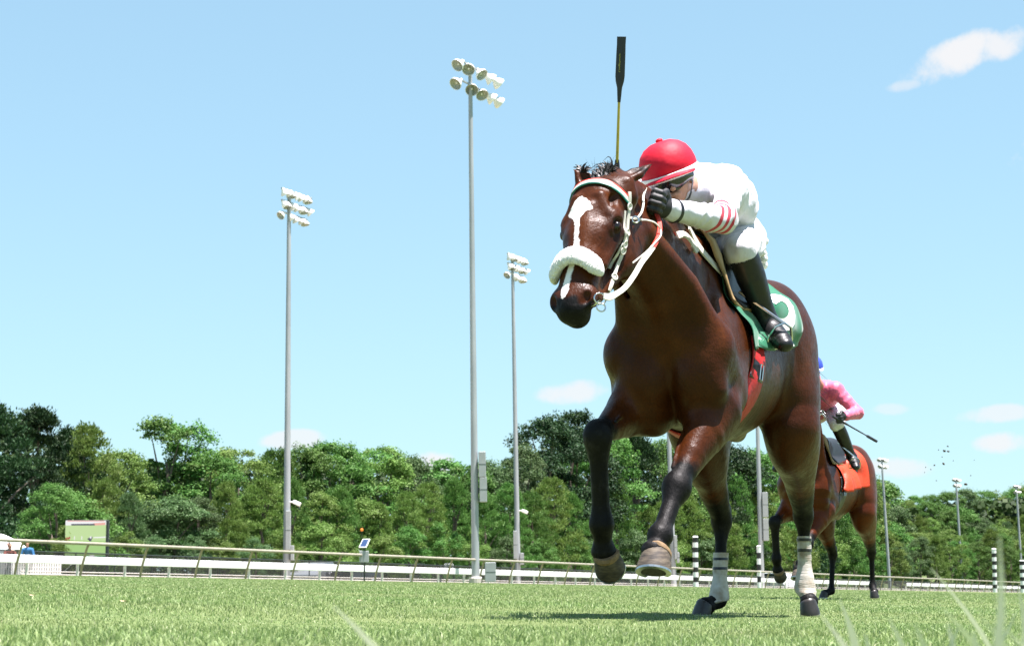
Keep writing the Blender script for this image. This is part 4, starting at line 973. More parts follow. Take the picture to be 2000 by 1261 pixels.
m_coat, nt, b = newmat('bay_coat')
base = ramp(nt, noise(nt, 5, 4), [(.3, (.030, .0070, .0013)), (.55, (.056, .0135, .0023)), (.8, (.100, .0275, .0046))])
hair = noise(nt, 160, 3, .6, stretch=(.35, 1, .6))
base = mixc(nt, mrange(nt, hair, .35, .7, 0, .35), base, (.009, .0027, .001))
pts = mrange(nt, math_n(nt, 'ADD', attr(nt, 'points'), mrange(nt, noise(nt, 28, 4), .3, .7, -.18, .18)), .25, .75)
dust = mixc(nt, mrange(nt, noise(nt, 22, 5, .65), .52, .78, 0, .55), (.0028, .0024, .0024), (.036, .032, .031))
c1 = mixc(nt, pts, base, dust)
c2 = mixc(nt, mrange(nt, math_n(nt, 'ADD', attr(nt, 'blaze'), mrange(nt, noise(nt, 130, 3), .3, .7, -.28, .28)), -.28, .28), c1, (.78, .75, .72))
nt.links.new(c2, b.inputs['Base Color'])
nt.links.new(math_n(nt, 'ADD', mrange(nt, noise(nt, 36, 5), .3, .7, .30, .48), math_n(nt, 'MULTIPLY', pts, .16)), b.inputs['Roughness'])
setp(b, spec=.15)
bump(nt, b, math_n(nt, 'ADD', math_n(nt, 'MULTIPLY', hair, .30), math_n(nt, 'ADD', noise(nt, 11, 5), math_n(nt, 'MULTIPLY', noise(nt, 26, 4, .6, stretch=(1, 1, .45)), .6))), .42, .011)
horse_body = link_mesh('body', me, m_coat, horse_root, True)
# ------------------------------------------------------------------ hooves, wraps, hair, eyes and tack of the leading horse
HB_TREE = BVHTree.FromPolygons([Vector(v) for v in _V], [tuple(f) for f in _F.tolist()])
_hr = Matrix((HF, HLT, (0, 0, 1)))                                   # world to horse axes
CAM_L = _hr @ (-HO)
def hit(px, py, lift=0.0, Yelse=7.4):
    d = (_hr @ P(px, py, 8.0)).normalized()
    p, n, i, dist = HB_TREE.ray_cast(CAM_L, d)
    if p is None:
        q = HL(px, py, Yelse); p, n, i, dist = HB_TREE.find_nearest(q)
    return p + n * lift, n
def near(q, lift=0.0):
    p, n, i, d = HB_TREE.find_nearest(Vector(q)); return p + n * lift, n
def trunk(x, ang, lift=0.0):
    """skin of the trunk at x, ang from straight up towards the horse's left"""
    ax = Vector((x, .05 * min(1, max(0, -x / .9)), 1.16)); d = Vector((0, math.sin(ang), math.cos(ang)))
    p, n, i, dist = HB_TREE.ray_cast(ax + d * 1.2, -d)
    if p is None: p, n = ax + d * .3, d
    return p + n * lift, n

m_hoof, nt, b = newmat('hoof_horn'); setp(b, rough=.7, spec=.25)
nt.links.new(ramp(nt, noise(nt, 18, 4, .6, stretch=(1, 1, 3.5)), [(.3, (.022, .019, .017)), (.5, (.065, .052, .040)), (.7, (.13, .105, .075)), (.85, (.17, .15, .125))]), b.inputs['Base Color'])
bump(nt, b, noise(nt, 60, 3, stretch=(.3, .3, 3)), .4, .003)
m_hoof_dark = simple('dark_hoof_horn', (.03, .026, .024), .4, var=.5, scale=40)
m_coronet = simple('tan_coronet_hair', (.20, .125, .06), .8, var=.45, scale=60)
m_alu = simple('worn_aluminium', (.55, .55, .54), .32, 1.0, var=.3, scale=60)
m_sole = simple('packed_sole', (.035, .032, .026), .9, var=.5, scale=60, bstr=.6, bdist=.004)
m_wrap, nt, b = newmat('leg_wrap_cloth'); setp(b, rough=.9)
nt.links.new(ramp(nt, noise(nt, 16, 4), [(.3, (.26, .20, .14)), (.5, (.44, .40, .35)), (.75, (.58, .56, .53))]), b.inputs['Base Color'])
bump(nt, b, noise(nt, 40, 3, stretch=(.4, .4, 4)), .6, .004)
m_tape = simple('black_tape', (.012, .012, .014), .35, var=.4)
m_black_hair = simple('black_hair', (.012, .010, .009), .45, var=.4)
m_eye = simple('dark_eye', (.008, .005, .004), .05, var=.1)

def hoof(B, t, g, sc=1.0, dark=False):
    t = Vector(t).normalized(); g = Vector(g); g = (g - t * g.dot(t)).normalized(); s = g.cross(t); B = Vector(B); N = 20
    def ring(rt, rs, off_t, h0, h1, hole=0):
        out = []
        for k in range(N):
            a = 2 * math.pi * k / N; c = math.cos(a); si = math.sin(a)
            h = h0 + (h1 - h0) * (c * .5 + .5)
            cc = c if c > 0 else c * .82
            out.append(B + (t * (off_t + rt * cc) + s * rs * si) * sc - g * h * sc)
        return out
    mb = MB(); mb.rings([ring(.060, .057, .004, 0, 0), ring(.059, .0565, .003, .008, .010), ring(.057, .054, -.004, .020, .034), ring(.052, .050, -.011, .032, .060), ring(.049, .047, -.016, .040, .078), ring(.046, .045, -.018, .046, .086), ring(.036, .036, -.019, .05, .092)])
    h = mb.build('hoof', m_hoof_dark if dark else m_hoof, horse_root, True)
    if not dark: mb = MB(); mb.rings([ring(.0505, .0485, -.0155, .0405, .0785), ring(.0515, .0495, -.017, .050, .090), ring(.043, .043, -.019, .055, .098)]); mb.build('coronet_band', m_coronet, h, True)
    mb = MB(); mb.rings([ring(.046, .044, .002, -.0015, -.0015), ring(.030, .030, -.004, .004, .004)]); mb.build('sole', m_sole, h)
    mb = MB(); A = [(-2.45 + 4.9 * k / 16) for k in range(17)]; rr = []
    for a in A:
        c, si = math.cos(a), math.sin(a); cc = c if c > 0 else c * .82
        o = B + (t * (.004 + .061 * cc) + s * .058 * si) * sc; i_ = B + (t * (.004 + .043 * cc) + s * .041 * si) * sc
        rr.append([o + g * .000, o + g * .008, i_ + g * .008, i_ + g * .000])
    mb.rings(rr); mb.build('horseshoe', m_alu, h)
    return h
hoof(Vector(RF['cor']) + Vector((-.055, .012, -.064)), (.45, .06, -.89), (-.89, 0, -.45), 1.06)
hoof(Vector(LF['cor']) + Vector((.035, .006, -.078)), (.92, -.03, .34), (.36, 0, -.93), 1.16)
hoof((-1.005, -.178, .018), (.55, -.83, 0), (0, 0, -1), .80, True)
hoof((-1.400, .250, .024), (.80, .55, -.22), (-.22, 0, -.95), .82, True)

def wrap(L_, t0, bands, rad, label=None):
    k, f, c = Vector(L_['hock']), Vector(L_['fet']), Vector(L_['cor'])
    path = [k.lerp(f, t0 + (1 - t0) * i / 15) for i in range(16)] + [f.lerp(c, .2), f.lerp(c, .4), f.lerp(c, .6)]
    def ringset(ps, rs): return [[p + Vector((r * 1.26 * math.cos(q), r * math.sin(q), 0)) for q in [2 * math.pi * j / 18 for j in range(18)]] for p, r in zip(ps, rs)]
    pts = []; rs = []
    for i, p in enumerate(path):
        r = float(np.interp(i / 18, [0, .1, .45, .72, .86, 1], rad)); pts.append(p + Vector((-.009, 0, 0)))
        rs.append(r + .0012 * math.sin(i * 2.4))
    mb = MB(); mb.rings(ringset(pts, rs)); w = mb.build('leg_wrap', m_wrap, horse_root, True)
    for u in bands:
        i = int(u * 18); mb = MB(); d = (pts[i + 1] - pts[i])
        mb.rings(ringset([pts[i] - d * .42, pts[i], pts[i] + d * .42], [rs[i] + .0022] * 3)); mb.build('tape_band', m_tape, w, True)
wrap(RH, .42, (.115, .29), [.035, .035, .033, .046, .048, .036])
wrap(LH, .30, (.11, .27), [.033, .033, .032, .047, .052, .040])

# eyes
for sd in (-1, 1):
    mb = MB(); mb.sphere(HD(.252, sd * .0865 * 1.27, -.014), (.021, .015, .018), Matrix((HA, HB, HN)).transposed().to_4x4()); mb.build('eye', m_eye, horse_root, True)

# forelock, mane and tail: bundles of tapering locks
rnd = random.Random(5)
def lock(mb, p, d0, L, w, grav, curl=.02, n=6, side=Vector((0, 0, 0))):
    pts = [Vector(p)]; d = Vector(d0).normalized()
    for i in range(n):
        d = (d + Vector((rnd.uniform(-1, 1), rnd.uniform(-1, 1), rnd.uniform(-1, 1))) * curl * 6 + Vector((0, 0, -grav)) + side).normalized()
        pts.append(pts[-1] + d * L / n)
    mb.tube(pts, [w * (1 - .93 * i / n) for i in range(n + 1)], 4, True)
mb = MB()
for i in range(150):
    p = HD(rnd.uniform(-.035, .03), rnd.uniform(-.055, .055), .0); q, n_ = near(p + HN * .1 - HA * .05)
    lock(mb, q - n_ * .006, n_ * .8 + Vector((-.55, rnd.uniform(-.6, .6), .2)) - HA * .2, rnd.uniform(.03, .055), rnd.uniform(.005, .009), .16, .04)
for i in range(18):
    q, n_ = near(HD(rnd.uniform(-.045, 0), rnd.uniform(-.05, .07), .05))
    lock(mb, q - n_ * .004, n_ + Vector((rnd.uniform(-.6, .2), rnd.uniform(-.7, .7), .6)), rnd.uniform(.05, .09), .0011, .05, .05)
mb.build('forelock', m_black_hair, horse_root, True)
mb = MB()
for i in range(520):
    u = rnd.random(); p = Vector((.84 - .86 * u, -.12 + .13 * u ** .7, 1.75)); q, n_ = near(p)
    lock(mb, q - n_ * .006, Vector((-.6, -.5, .55)) + Vector((rnd.uniform(-.4, .3), rnd.uniform(-.5, .3), rnd.uniform(-.2, .3))), rnd.uniform(.09, .16), rnd.uniform(.002, .0045), .28, .04)
for i in range(110):
    u = rnd.uniform(.42, .62); p = Vector((.84 - .86 * u, -.12 + .13 * u ** .7 + .03, 1.75)); q, n_ = near(p)
    lock(mb, q - n_ * .006, Vector((-.5, .5, .25)) + Vector((rnd.uniform(-.4, .3), rnd.uniform(-.3, .3), rnd.uniform(-.2, .2))), rnd.uniform(.06, .11), rnd.uniform(.002, .0045), .40, .04)
mb.build('mane', m_black_hair, horse_root, True)
mb = MB()
for i in range(260):
    a = rnd.uniform(0, 6.28); r = rnd.uniform(0, .035); p = Vector((-1.31, .05 + r * math.cos(a), 1.24 + r * math.sin(a)))
    lock(mb, p, Vector((-1, .12 + rnd.uniform(-.12, .12), -.12)), rnd.uniform(.5, .8), rnd.uniform(.004, .008), .04, .015, 9)
mb.build('tail', m_black_hair, horse_root, True)

# ---- bridle
m_white_strap = simple('white_bridle_strap', (.55, .53, .46), .45, var=.22, scale=50, bstr=.2)
m_red_rubber = simple('red_rein_rubber', (.62, .045, .025), .5, var=.25, scale=80, bstr=.5)
m_red_tape = simple('red_browband_edge', (.62, .05, .035), .5)
m_green_tape = simple('green_browband_edge', (.02, .16, .13), .5)
m_steel = simple('polished_steel', (.62, .62, .62), .18, 1.0, var=.15)
m_brass = simple('dull_buckle', (.45, .42, .36), .3, 1.0)
m_fleece, nt, b = newmat('white_sheepskin'); setp(b, rough=1.0, spec=.1, sheen=.3)
nt.links.new(ramp(nt, noise(nt, 60, 4), [(.3, (.60, .59, .57)), (.7, (.76, .75, .73))]), b.inputs['Base Color'])
bump(nt, b, math_n(nt, 'ADD', noise(nt, 110, 5, .7), noise(nt, 45, 3)), .8, .006)
bridle = empty('bridle', (0, 0, 0), 0, horse_root); bridle['label'] = 'white race bridle with red and green edged browband'
def strap_on(name, pxs, w, th, mat, parent, lift=.002, n=5, Y=7.4):
    pts = spline([(x, y, 0) for x, y in pxs], n); pp = []; nn = []
    for p in pts:
        q, m_ = hit(p.x, p.y, lift, Y); pp.append(q); nn.append(m_)
    for _ in range(3):                                  # straps bridge small hollows
        for i in range(1, len(pp) - 1):
            av = (pp[i - 1] + pp[i + 1]) / 2
            pp[i] = pp[i].lerp(av, .5); nn[i] = (nn[i - 1] + nn[i] * 2 + nn[i + 1]).normalized()
    for i in range(len(pp)):
        q, m_ = near(pp[i])
        if (pp[i] - q).dot(m_) < lift: pp[i] = q + m_ * lift
    mb = MB(); mb.strap(pp, nn, w, th); return mb.build(name, mat, parent, True), pp, nn
bp_, bn_ = [], []
for i in range(27):
    ph = R(-80 + 158 * i / 26); c = HD(.085 + .020 * math.sin(ph) ** 2, 0, -.06); d = HN * math.cos(ph) + HB * math.sin(ph)
    p, n_, ix, ds = HB_TREE.ray_cast(c + d * .3, -d); bp_.append(p); bn_.append((n_ + d).normalized())
for _ in range(4):
    bp_ = [bp_[0]] + [(bp_[i - 1] + bp_[i] * 2 + bp_[i + 1]) / 4 for i in range(1, 26)] + [bp_[-1]]
for i in range(27):
    q, n_ = near(bp_[i]); 
    if (bp_[i] - q).dot(n_) < .003: bp_[i] = q + n_ * .003
mb = MB(); mb.strap(bp_, bn_, .018, .005); mb.build('browband', m_white_strap, bridle, True)
for nm, mt_, o_ in (('browband_red_edge', m_red_tape, 1), ('browband_green_edge', m_green_tape, -1)):
    pp = []
    for i, p in enumerate(bp_):
        tt = (bp_[min(i + 1, len(bp_) - 1)] - bp_[max(i - 1, 0)]).normalized(); sd = tt.cross(bn_[i]).normalized()
        if sd.dot(HA) > 0: sd = -sd
        pp.append(p + sd * o_ * .0105)
    mb = MB(); mb.strap(pp, bn_, .006, .0055); mb.build(nm, mt_, bridle, True)
CHEEK = [(1228, 376), (1227, 406), (1224, 428), (1222.5, 454), (1220, 472), (1214.5, 488), (1211, 505), (1203, 526), (1196, 546), (1187, 568)]
strap_on('cheekpiece', CHEEK, .014, .005, m_white_strap, bridle, .004)
strap_on('cheekpiece', [(1219, 412), (1217, 440), (1218, 470), (1210, 482), (1203, 500), (1195, 515), (1190, 526)], .010, .004, m_white_strap, bridle, .003)
strap_on('throat_strap', [(1224, 425), (1232, 426), (1242, 429), (1252, 430)], .010, .004, m_white_strap, bridle, .004, Y=7.55)
for x, y in ((1222, 455), (1217, 478), (1214, 490), (1198, 543), (1226, 404)):
    q, m_ = hit(x, y, .010); mb = MB(); M = Matrix.Translation(q) @ rot_to(m_, HA)
    mb.tube([M @ Vector((.014 * math.cos(a), .011 * math.sin(a), 0)) for a in [2 * math.pi * k / 12 for k in range(13)]], .0028, 6); mb.build('buckle', m_white_strap, bridle, True)
# sheepskin noseband: a thick woolly roll over the nose
roll = []
for i in range(25):
    ph = R(-86 + 168 * i / 24); c = HD(.446 + .036 * math.sin(ph) ** 2, 0, -.045); d = HN * math.cos(ph) + HB * math.sin(ph)
    p, n_, ix, ds = HB_TREE.ray_cast(c + d * .3, -d); roll.append(p + d * .021)
for _ in range(4): roll = [roll[0]] + [(roll[i - 1] + roll[i] * 2 + roll[i + 1]) / 4 for i in range(1, len(roll) - 1)] + [roll[-1]]
fine = spline(roll, 5); m = len(fine); rings = []; up = HA.copy()
for i, p in enumerate(fine):
    t = (fine[min(i + 1, m - 1)] - fine[max(i - 1, 0)]).normalized(); u = (up - t * up.dot(t)).normalized(); v = t.cross(u)
    e = min(1, 2.2 * math.sin(math.pi * (i + .6) / (m + .2))) ** .5
    rings.append([p + (u * math.cos(2 * math.pi * k / 28) * .040 + v * math.sin(2 * math.pi * k / 28) * .023) * e * (1 + rnd.uniform(-.05, .05)) for k in range(28)])
mb = MB(); mb.rings(rings); nb = mb.build('sheepskin_noseband', m_fleece, bridle, True)
# bit and rings
for (cx, cy, r, Y) in ((1172, 583, .020, 7.20), (1174, 600, .015, 7.20)):
    c = hit(1166, cy, .0)[0].lerp(HL(cx, cy, Y), .5); M = Matrix.Translation(HL(cx, cy, Y)) @ rot_to(Vector((.7, .6, .1)), (0, 0, 1))
    mb = MB(); mb.tube([M @ Vector((r * math.cos(a), r * 1.15 * math.sin(a), 0)) for a in [2 * math.pi * k / 20 for k in range(21)]], .0028, 8); mb.build('bit_ring', m_steel, bridle, True)
mb = MB(); mb.tube([HL(1172, 588, 7.2), HL(1164, 592, 7.22), HL(1154, 596, 7.27)], .006, 8); mb.build('bit_mouthpiece', m_steel, bridle, True)
# reins: white leather from the bit, red rubber grip towards the hand
RE = [(1178, 578, 7.19), (1190, 580, 7.20), (1205, 573, 7.24), (1221, 561, 7.30), (1238, 538, 7.38), (1252, 514, 7.45), (1265, 497, 7.52), (1275, 483, 7.58)]
RR = [(1275, 483, 7.58), (1284, 466, 7.64), (1288, 447, 7.70), (1285, 427, 7.76), (1275, 411, 7.80), (1264, 401, 7.82)]
def free_strap(name, pts, w, th, mat, parent, nrm, n=6):
    pp = spline([HL(*p) for p in pts], n); mb = MB(); mb.strap(pp, [Vector(nrm)] * len(pp), w, th); return mb.build(name, mat, parent, True)
rn = free_strap('rein', RE, [.020 + .008 * math.exp(-((i - 5) / 5) ** 2) for i in range(43)], .005, m_white_strap, bridle, (.8, .55, .2)); 
free_strap('rein_rubber', RR, .019, .006, m_red_rubber, rn, (.8, .55, .2))
free_strap('rein', [(1252, 430, 7.56), (1262, 430, 7.58), (1278, 435, 7.62), (1289, 447, 7.66), (1290, 460, 7.64), (1281, 472, 7.60), (1262, 492, 7.52), (1235, 514, 7.44)], .006, .004, m_white_strap, bridle, (.8, .5, .2))
free_strap('rein', [(1242, 429, 7.54), (1252, 416, 7.60), (1256, 400, 7.66), (1256, 384, 7.72), (1261, 368, 7.80)], .008, .005, m_white_strap, bridle, (.8, .5, .2))
free_strap('rein_rubber', [(1262, 402, 7.84), (1278, 424, 7.88), (1296, 446, 7.92), (1318, 460, 7.96)], .022, .006, m_red_rubber, rn, (.7, .6, .3))
mb = MB(); M = Matrix.Translation(HL(1241, 429, 7.53)) @ rot_to((.8, .5, .2))
mb.tube([M @ Vector((.013 * math.cos(a), .013 * math.sin(a), 0)) for a in [2 * math.pi * k / 12 for k in range(13)]], .0035, 6); mb.build('rein_ring', m_steel, bridle, True)
# the slack end of the reins and the neck strap lying on the shoulder
free_strap('neck_strap', [(1290, 452, 7.96), (1312, 462, 8.0), (1335, 458, 8.02), (1350, 472, 8.05), (1362, 492, 8.07)], .034, .005, m_white_strap, bridle, (.5, .7, .5))
st, pp, nn = strap_on('neck_strap', [(1340, 446), (1352, 470), (1366, 492), (1384, 513), (1400, 531), (1413, 546)], .042, .006, m_white_strap, bridle, .010, Y=8.2)
mb = MB(); M = Matrix.Translation(pp[-6] + nn[-6] * .006) @ rot_to(nn[-6], pp[-1] - pp[-6])
mb.tube([M @ Vector((x, y, 0)) for x, y in ((-.012, -.021), (.012, -.021), (.012, .021), (-.012, .021), (-.012, -.021))], .003, 6); mb.build('buckle', m_brass, st)
mb = MB(); M = Matrix.Translation(HL(1358, 484, 8.05)); mb.sphere(HL(1356, 484, 8.08), (.015, .014, .020)); mb.build('strap_keeper', m_white_strap, bridle, True)

# ---- saddle, number cloth, girth
m_green, nt, b = newmat('green_satin_cloth'); setp(b, rough=.42, spec=.5, sheen=.2)
nt.links.new(ramp(nt, noise(nt, 10, 3), [(.3, (.0, .10, .042)), (.7, (.002, .145, .064))]), b.inputs['Base Color'])
m_orange = simple('orange_cloth', (.75, .085, .012), .55, var=.15, scale=12)
m_print = simple('white_print', (.82, .82, .80), .5, var=.06)
m_red_girth = simple('red_girth_webbing', (.42, .010, .012), .6, var=.3, scale=60, bstr=.3)
m_tan = simple('tan_chamois', (.30, .20, .085), .8, var=.2, scale=30, bstr=.3)
m_saddle = simple('black_saddle_leather', (.014, .013, .013), .38, var=.4, scale=40)
def cloth_pt(u, v, lift=0.0):
    """u back along the horse, v from the spine (0) down its left side (1) or right (-1)"""
    x = .06 - .82 * u + .05 * u * abs(v); a = v * R(106 - 24 * u)
    p, n = trunk(x, a)
    flare = max(0, abs(v) - .45) / .55
    rip = .012 * math.sin(u * 15 + abs(v) * 3) * flare + .008 * math.sin(u * 31 + v * 9) * flare + .004 * math.sin(u * 8 - v * 22) + .020 * max(0, u - .75) / .25 * flare * (1 + math.sin(v * 11))
    out = .010 + .016 * flare ** 1.5 + max(-.006, rip)
    return p + n * (out + lift) + Vector((0, 0, .012 * math.sin(u * 13) * flare)), n
def grid_mesh(fn, us, vs, name, mat, parent, thick=.004):
    pts = [[fn(u, v)[0] for v in vs] for u in us]
    V = [p for r in pts for p in r]; nv = len(vs); Fc = [(i * nv + j, i * nv + j + 1, (i + 1) * nv + j + 1, (i + 1) * nv + j) for i in range(len(us) - 1) for j in range(nv - 1)]
    me = bpy.data.meshes.new(name); me.from_pydata(V, [], Fc); o = link_mesh(name, me, mat, parent, True)
    if thick:
        md = o.modifiers.new('thick', 'SOLIDIFY'); md.thickness = thick; md.offset = 0
    return o
lin = lambda a, b_, n: [a + (b_ - a) * i / (n - 1) for i in range(n)]
cloth = grid_mesh(cloth_pt, lin(0, 1, 46), lin(-1, 1, 60), 'saddle_cloth', m_green, horse_root, .003)
cloth['label'] = 'green satin number cloth with a white five'
def text_mesh(body, name, fn, mat, parent, size=1.0, bold=.012, cuts=3):
    """lettering laid on a surface: fn(x, y) gives the place of a point of the flat text"""
    cu = bpy.data.curves.new(name, 'FONT'); cu.body = body; cu.size = size; cu.align_x = 'CENTER'; cu.align_y = 'CENTER'; cu.offset = bold; cu.resolution_u = 4
    tmp = bpy.data.objects.new(name, cu); COL.objects.link(tmp); dg = bpy.context.evaluated_depsgraph_get(); dg.update()
    me = bpy.data.meshes.new_from_object(tmp.evaluated_get(dg)); bpy.data.objects.remove(tmp); bpy.data.curves.remove(cu)
    bm = bmesh.new(); bm.from_mesh(me); bpy.data.meshes.remove(me)
    bmesh.ops.triangulate(bm, faces=bm.faces); bmesh.ops.subdivide_edges(bm, edges=[e for e in bm.edges if e.calc_length() > size * .12], cuts=cuts, use_grid_fill=False)
    bmesh.ops.triangulate(bm, faces=bm.faces)
    for v in bm.verts: v.co = fn(v.co.x, v.co.y)
    me = bpy.data.meshes.new(name); bm.to_mesh(me); bm.free(); return link_mesh(name, me, mat, parent)
text_mesh('5', 'cloth_number', lambda x, y: cloth_pt(.79 + x * .50, .56 - y * .64, .0035)[0], m_print, cloth, 1.0, .03)
text_mesh('5', 'cloth_number', lambda x, y: cloth_pt(.79 - x * .50, -.56 + y * .64, .0035)[0], m_print, cloth, 1.0, .03)
text_mesh('LEA', 'cloth_lettering', lambda x, y: cloth_pt(.82 + x * .15, .93 - y * .15, .0035)[0], m_print, cloth, 1.0, .02)
saddle = grid_mesh(lambda u, v: trunk(-.10 - .38 * u, v * R(58 - 14 * u), .024 + .020 * (u * u) + .02 * max(0, .15 - u)), lin(0, 1, 18), lin(-1, 1, 24), 'saddle', m_saddle, horse_root, .016)
grid_mesh(lambda u, v: trunk(.13 - .41 * u, v * R(60 - 4 * u), .018 + .016 * max(0, 1 - u * 3)), lin(0, 1, 14), lin(-1, 1, 24), 'saddle_pad', m_tan, horse_root, .012)
girth = grid_mesh(lambda u, v: trunk(-.030 - .165 * u + .085 * (1 - math.cos(v * math.pi)) * .5, v * math.pi, .008), lin(0, 1, 5), lin(.50, 1.50, 60), 'girth', m_red_girth, horse_root, .006)
def girth_pt(u, ang, lift):
    v = ang / math.pi; return trunk(-.030 - .165 * u + .085 * (1 - math.cos(v * math.pi)) * .5, ang, lift)
for u in (.27, .73):
    c, n_ = girth_pt(u, R(119), .014); c2 = girth_pt(u, R(123), .014)[0]; M = Matrix.Translation(c) @ rot_to(n_, c2 - c)
    mb = MB(); mb.tube([M @ Vector((x, y, 0)) for x, y in ((-.032, -.013), (.032, -.013), (.032, .013), (-.032, .013), (-.032, -.013))], .0035, 6); mb.build('girth_buckle', m_steel, girth)
grid_mesh(lambda u, v: girth_pt(u, R(110) + v * R(16), .010), lin(.06, .94, 4), lin(0, 1, 12), 'girth_billets', m_tape, girth, .005)
# ------------------------------------------------------------------ riders
m_skin = simple('tanned_skin', (.42, .22, .14), .5, var=.12)
m_glove = simple('black_glove', (.012, .012, .013), .6, var=.4, scale=50, bstr=.3)
m_boot, nt, b = newmat('black_riding_boot'); setp(b, base=(.005, .005, .006), spec=.4, coat=.15, coatr=.25); nt.links.new(mrange(nt, noise(nt, 30, 3), .35, .65, .34, .6), b.inputs['Roughness']); bump(nt, b, noise(nt, 22, 3), .3, .006)
m_boot_dull = simple('black_boot_leg', (.010, .010, .013), .55, var=.3, scale=30, bstr=.35, bdist=.006)
m_lens = simple('dark_goggle_lens', (.012, .012, .016), .06, var=.1, coat=.5)
m_band_w = simple('white_elastic', (.80, .78, .78), .7, var=.08)
m_navy = simple('navy_cuff', (.02, .022, .09), .6)
def silk_mat(name, base, stripe=None):
    m, nt, b = newmat(name); setp(b, rough=.55, spec=.35, sheen=.15)
    c = ramp(nt, noise(nt, 9, 3), [(.3, tuple(v * .93 for v in base)), (.7, base)])
    if stripe:
        c = mixc(nt, mrange(nt, attr(nt, 'stripe'), -.0, .10), c, stripe)
    nt.links.new(c, b.inputs['Base Color'])
    bump(nt, b, math_n(nt, 'ADD', noise(nt, 26, 4, .6, stretch=(1, 1, .5)), math_n(nt, 'MULTIPLY', noise(nt, 9, 2), 1.5)), .55, .012)
    return m
m_silk_white = silk_mat('white_silks', (.60, .585, .65), (.42, .012, .035))
m_silk_pink = silk_mat('pink_silks', (.60, .11, .20))
m_breeches = silk_mat('white_breeches', (.56, .55, .60), (.012, .012, .02))

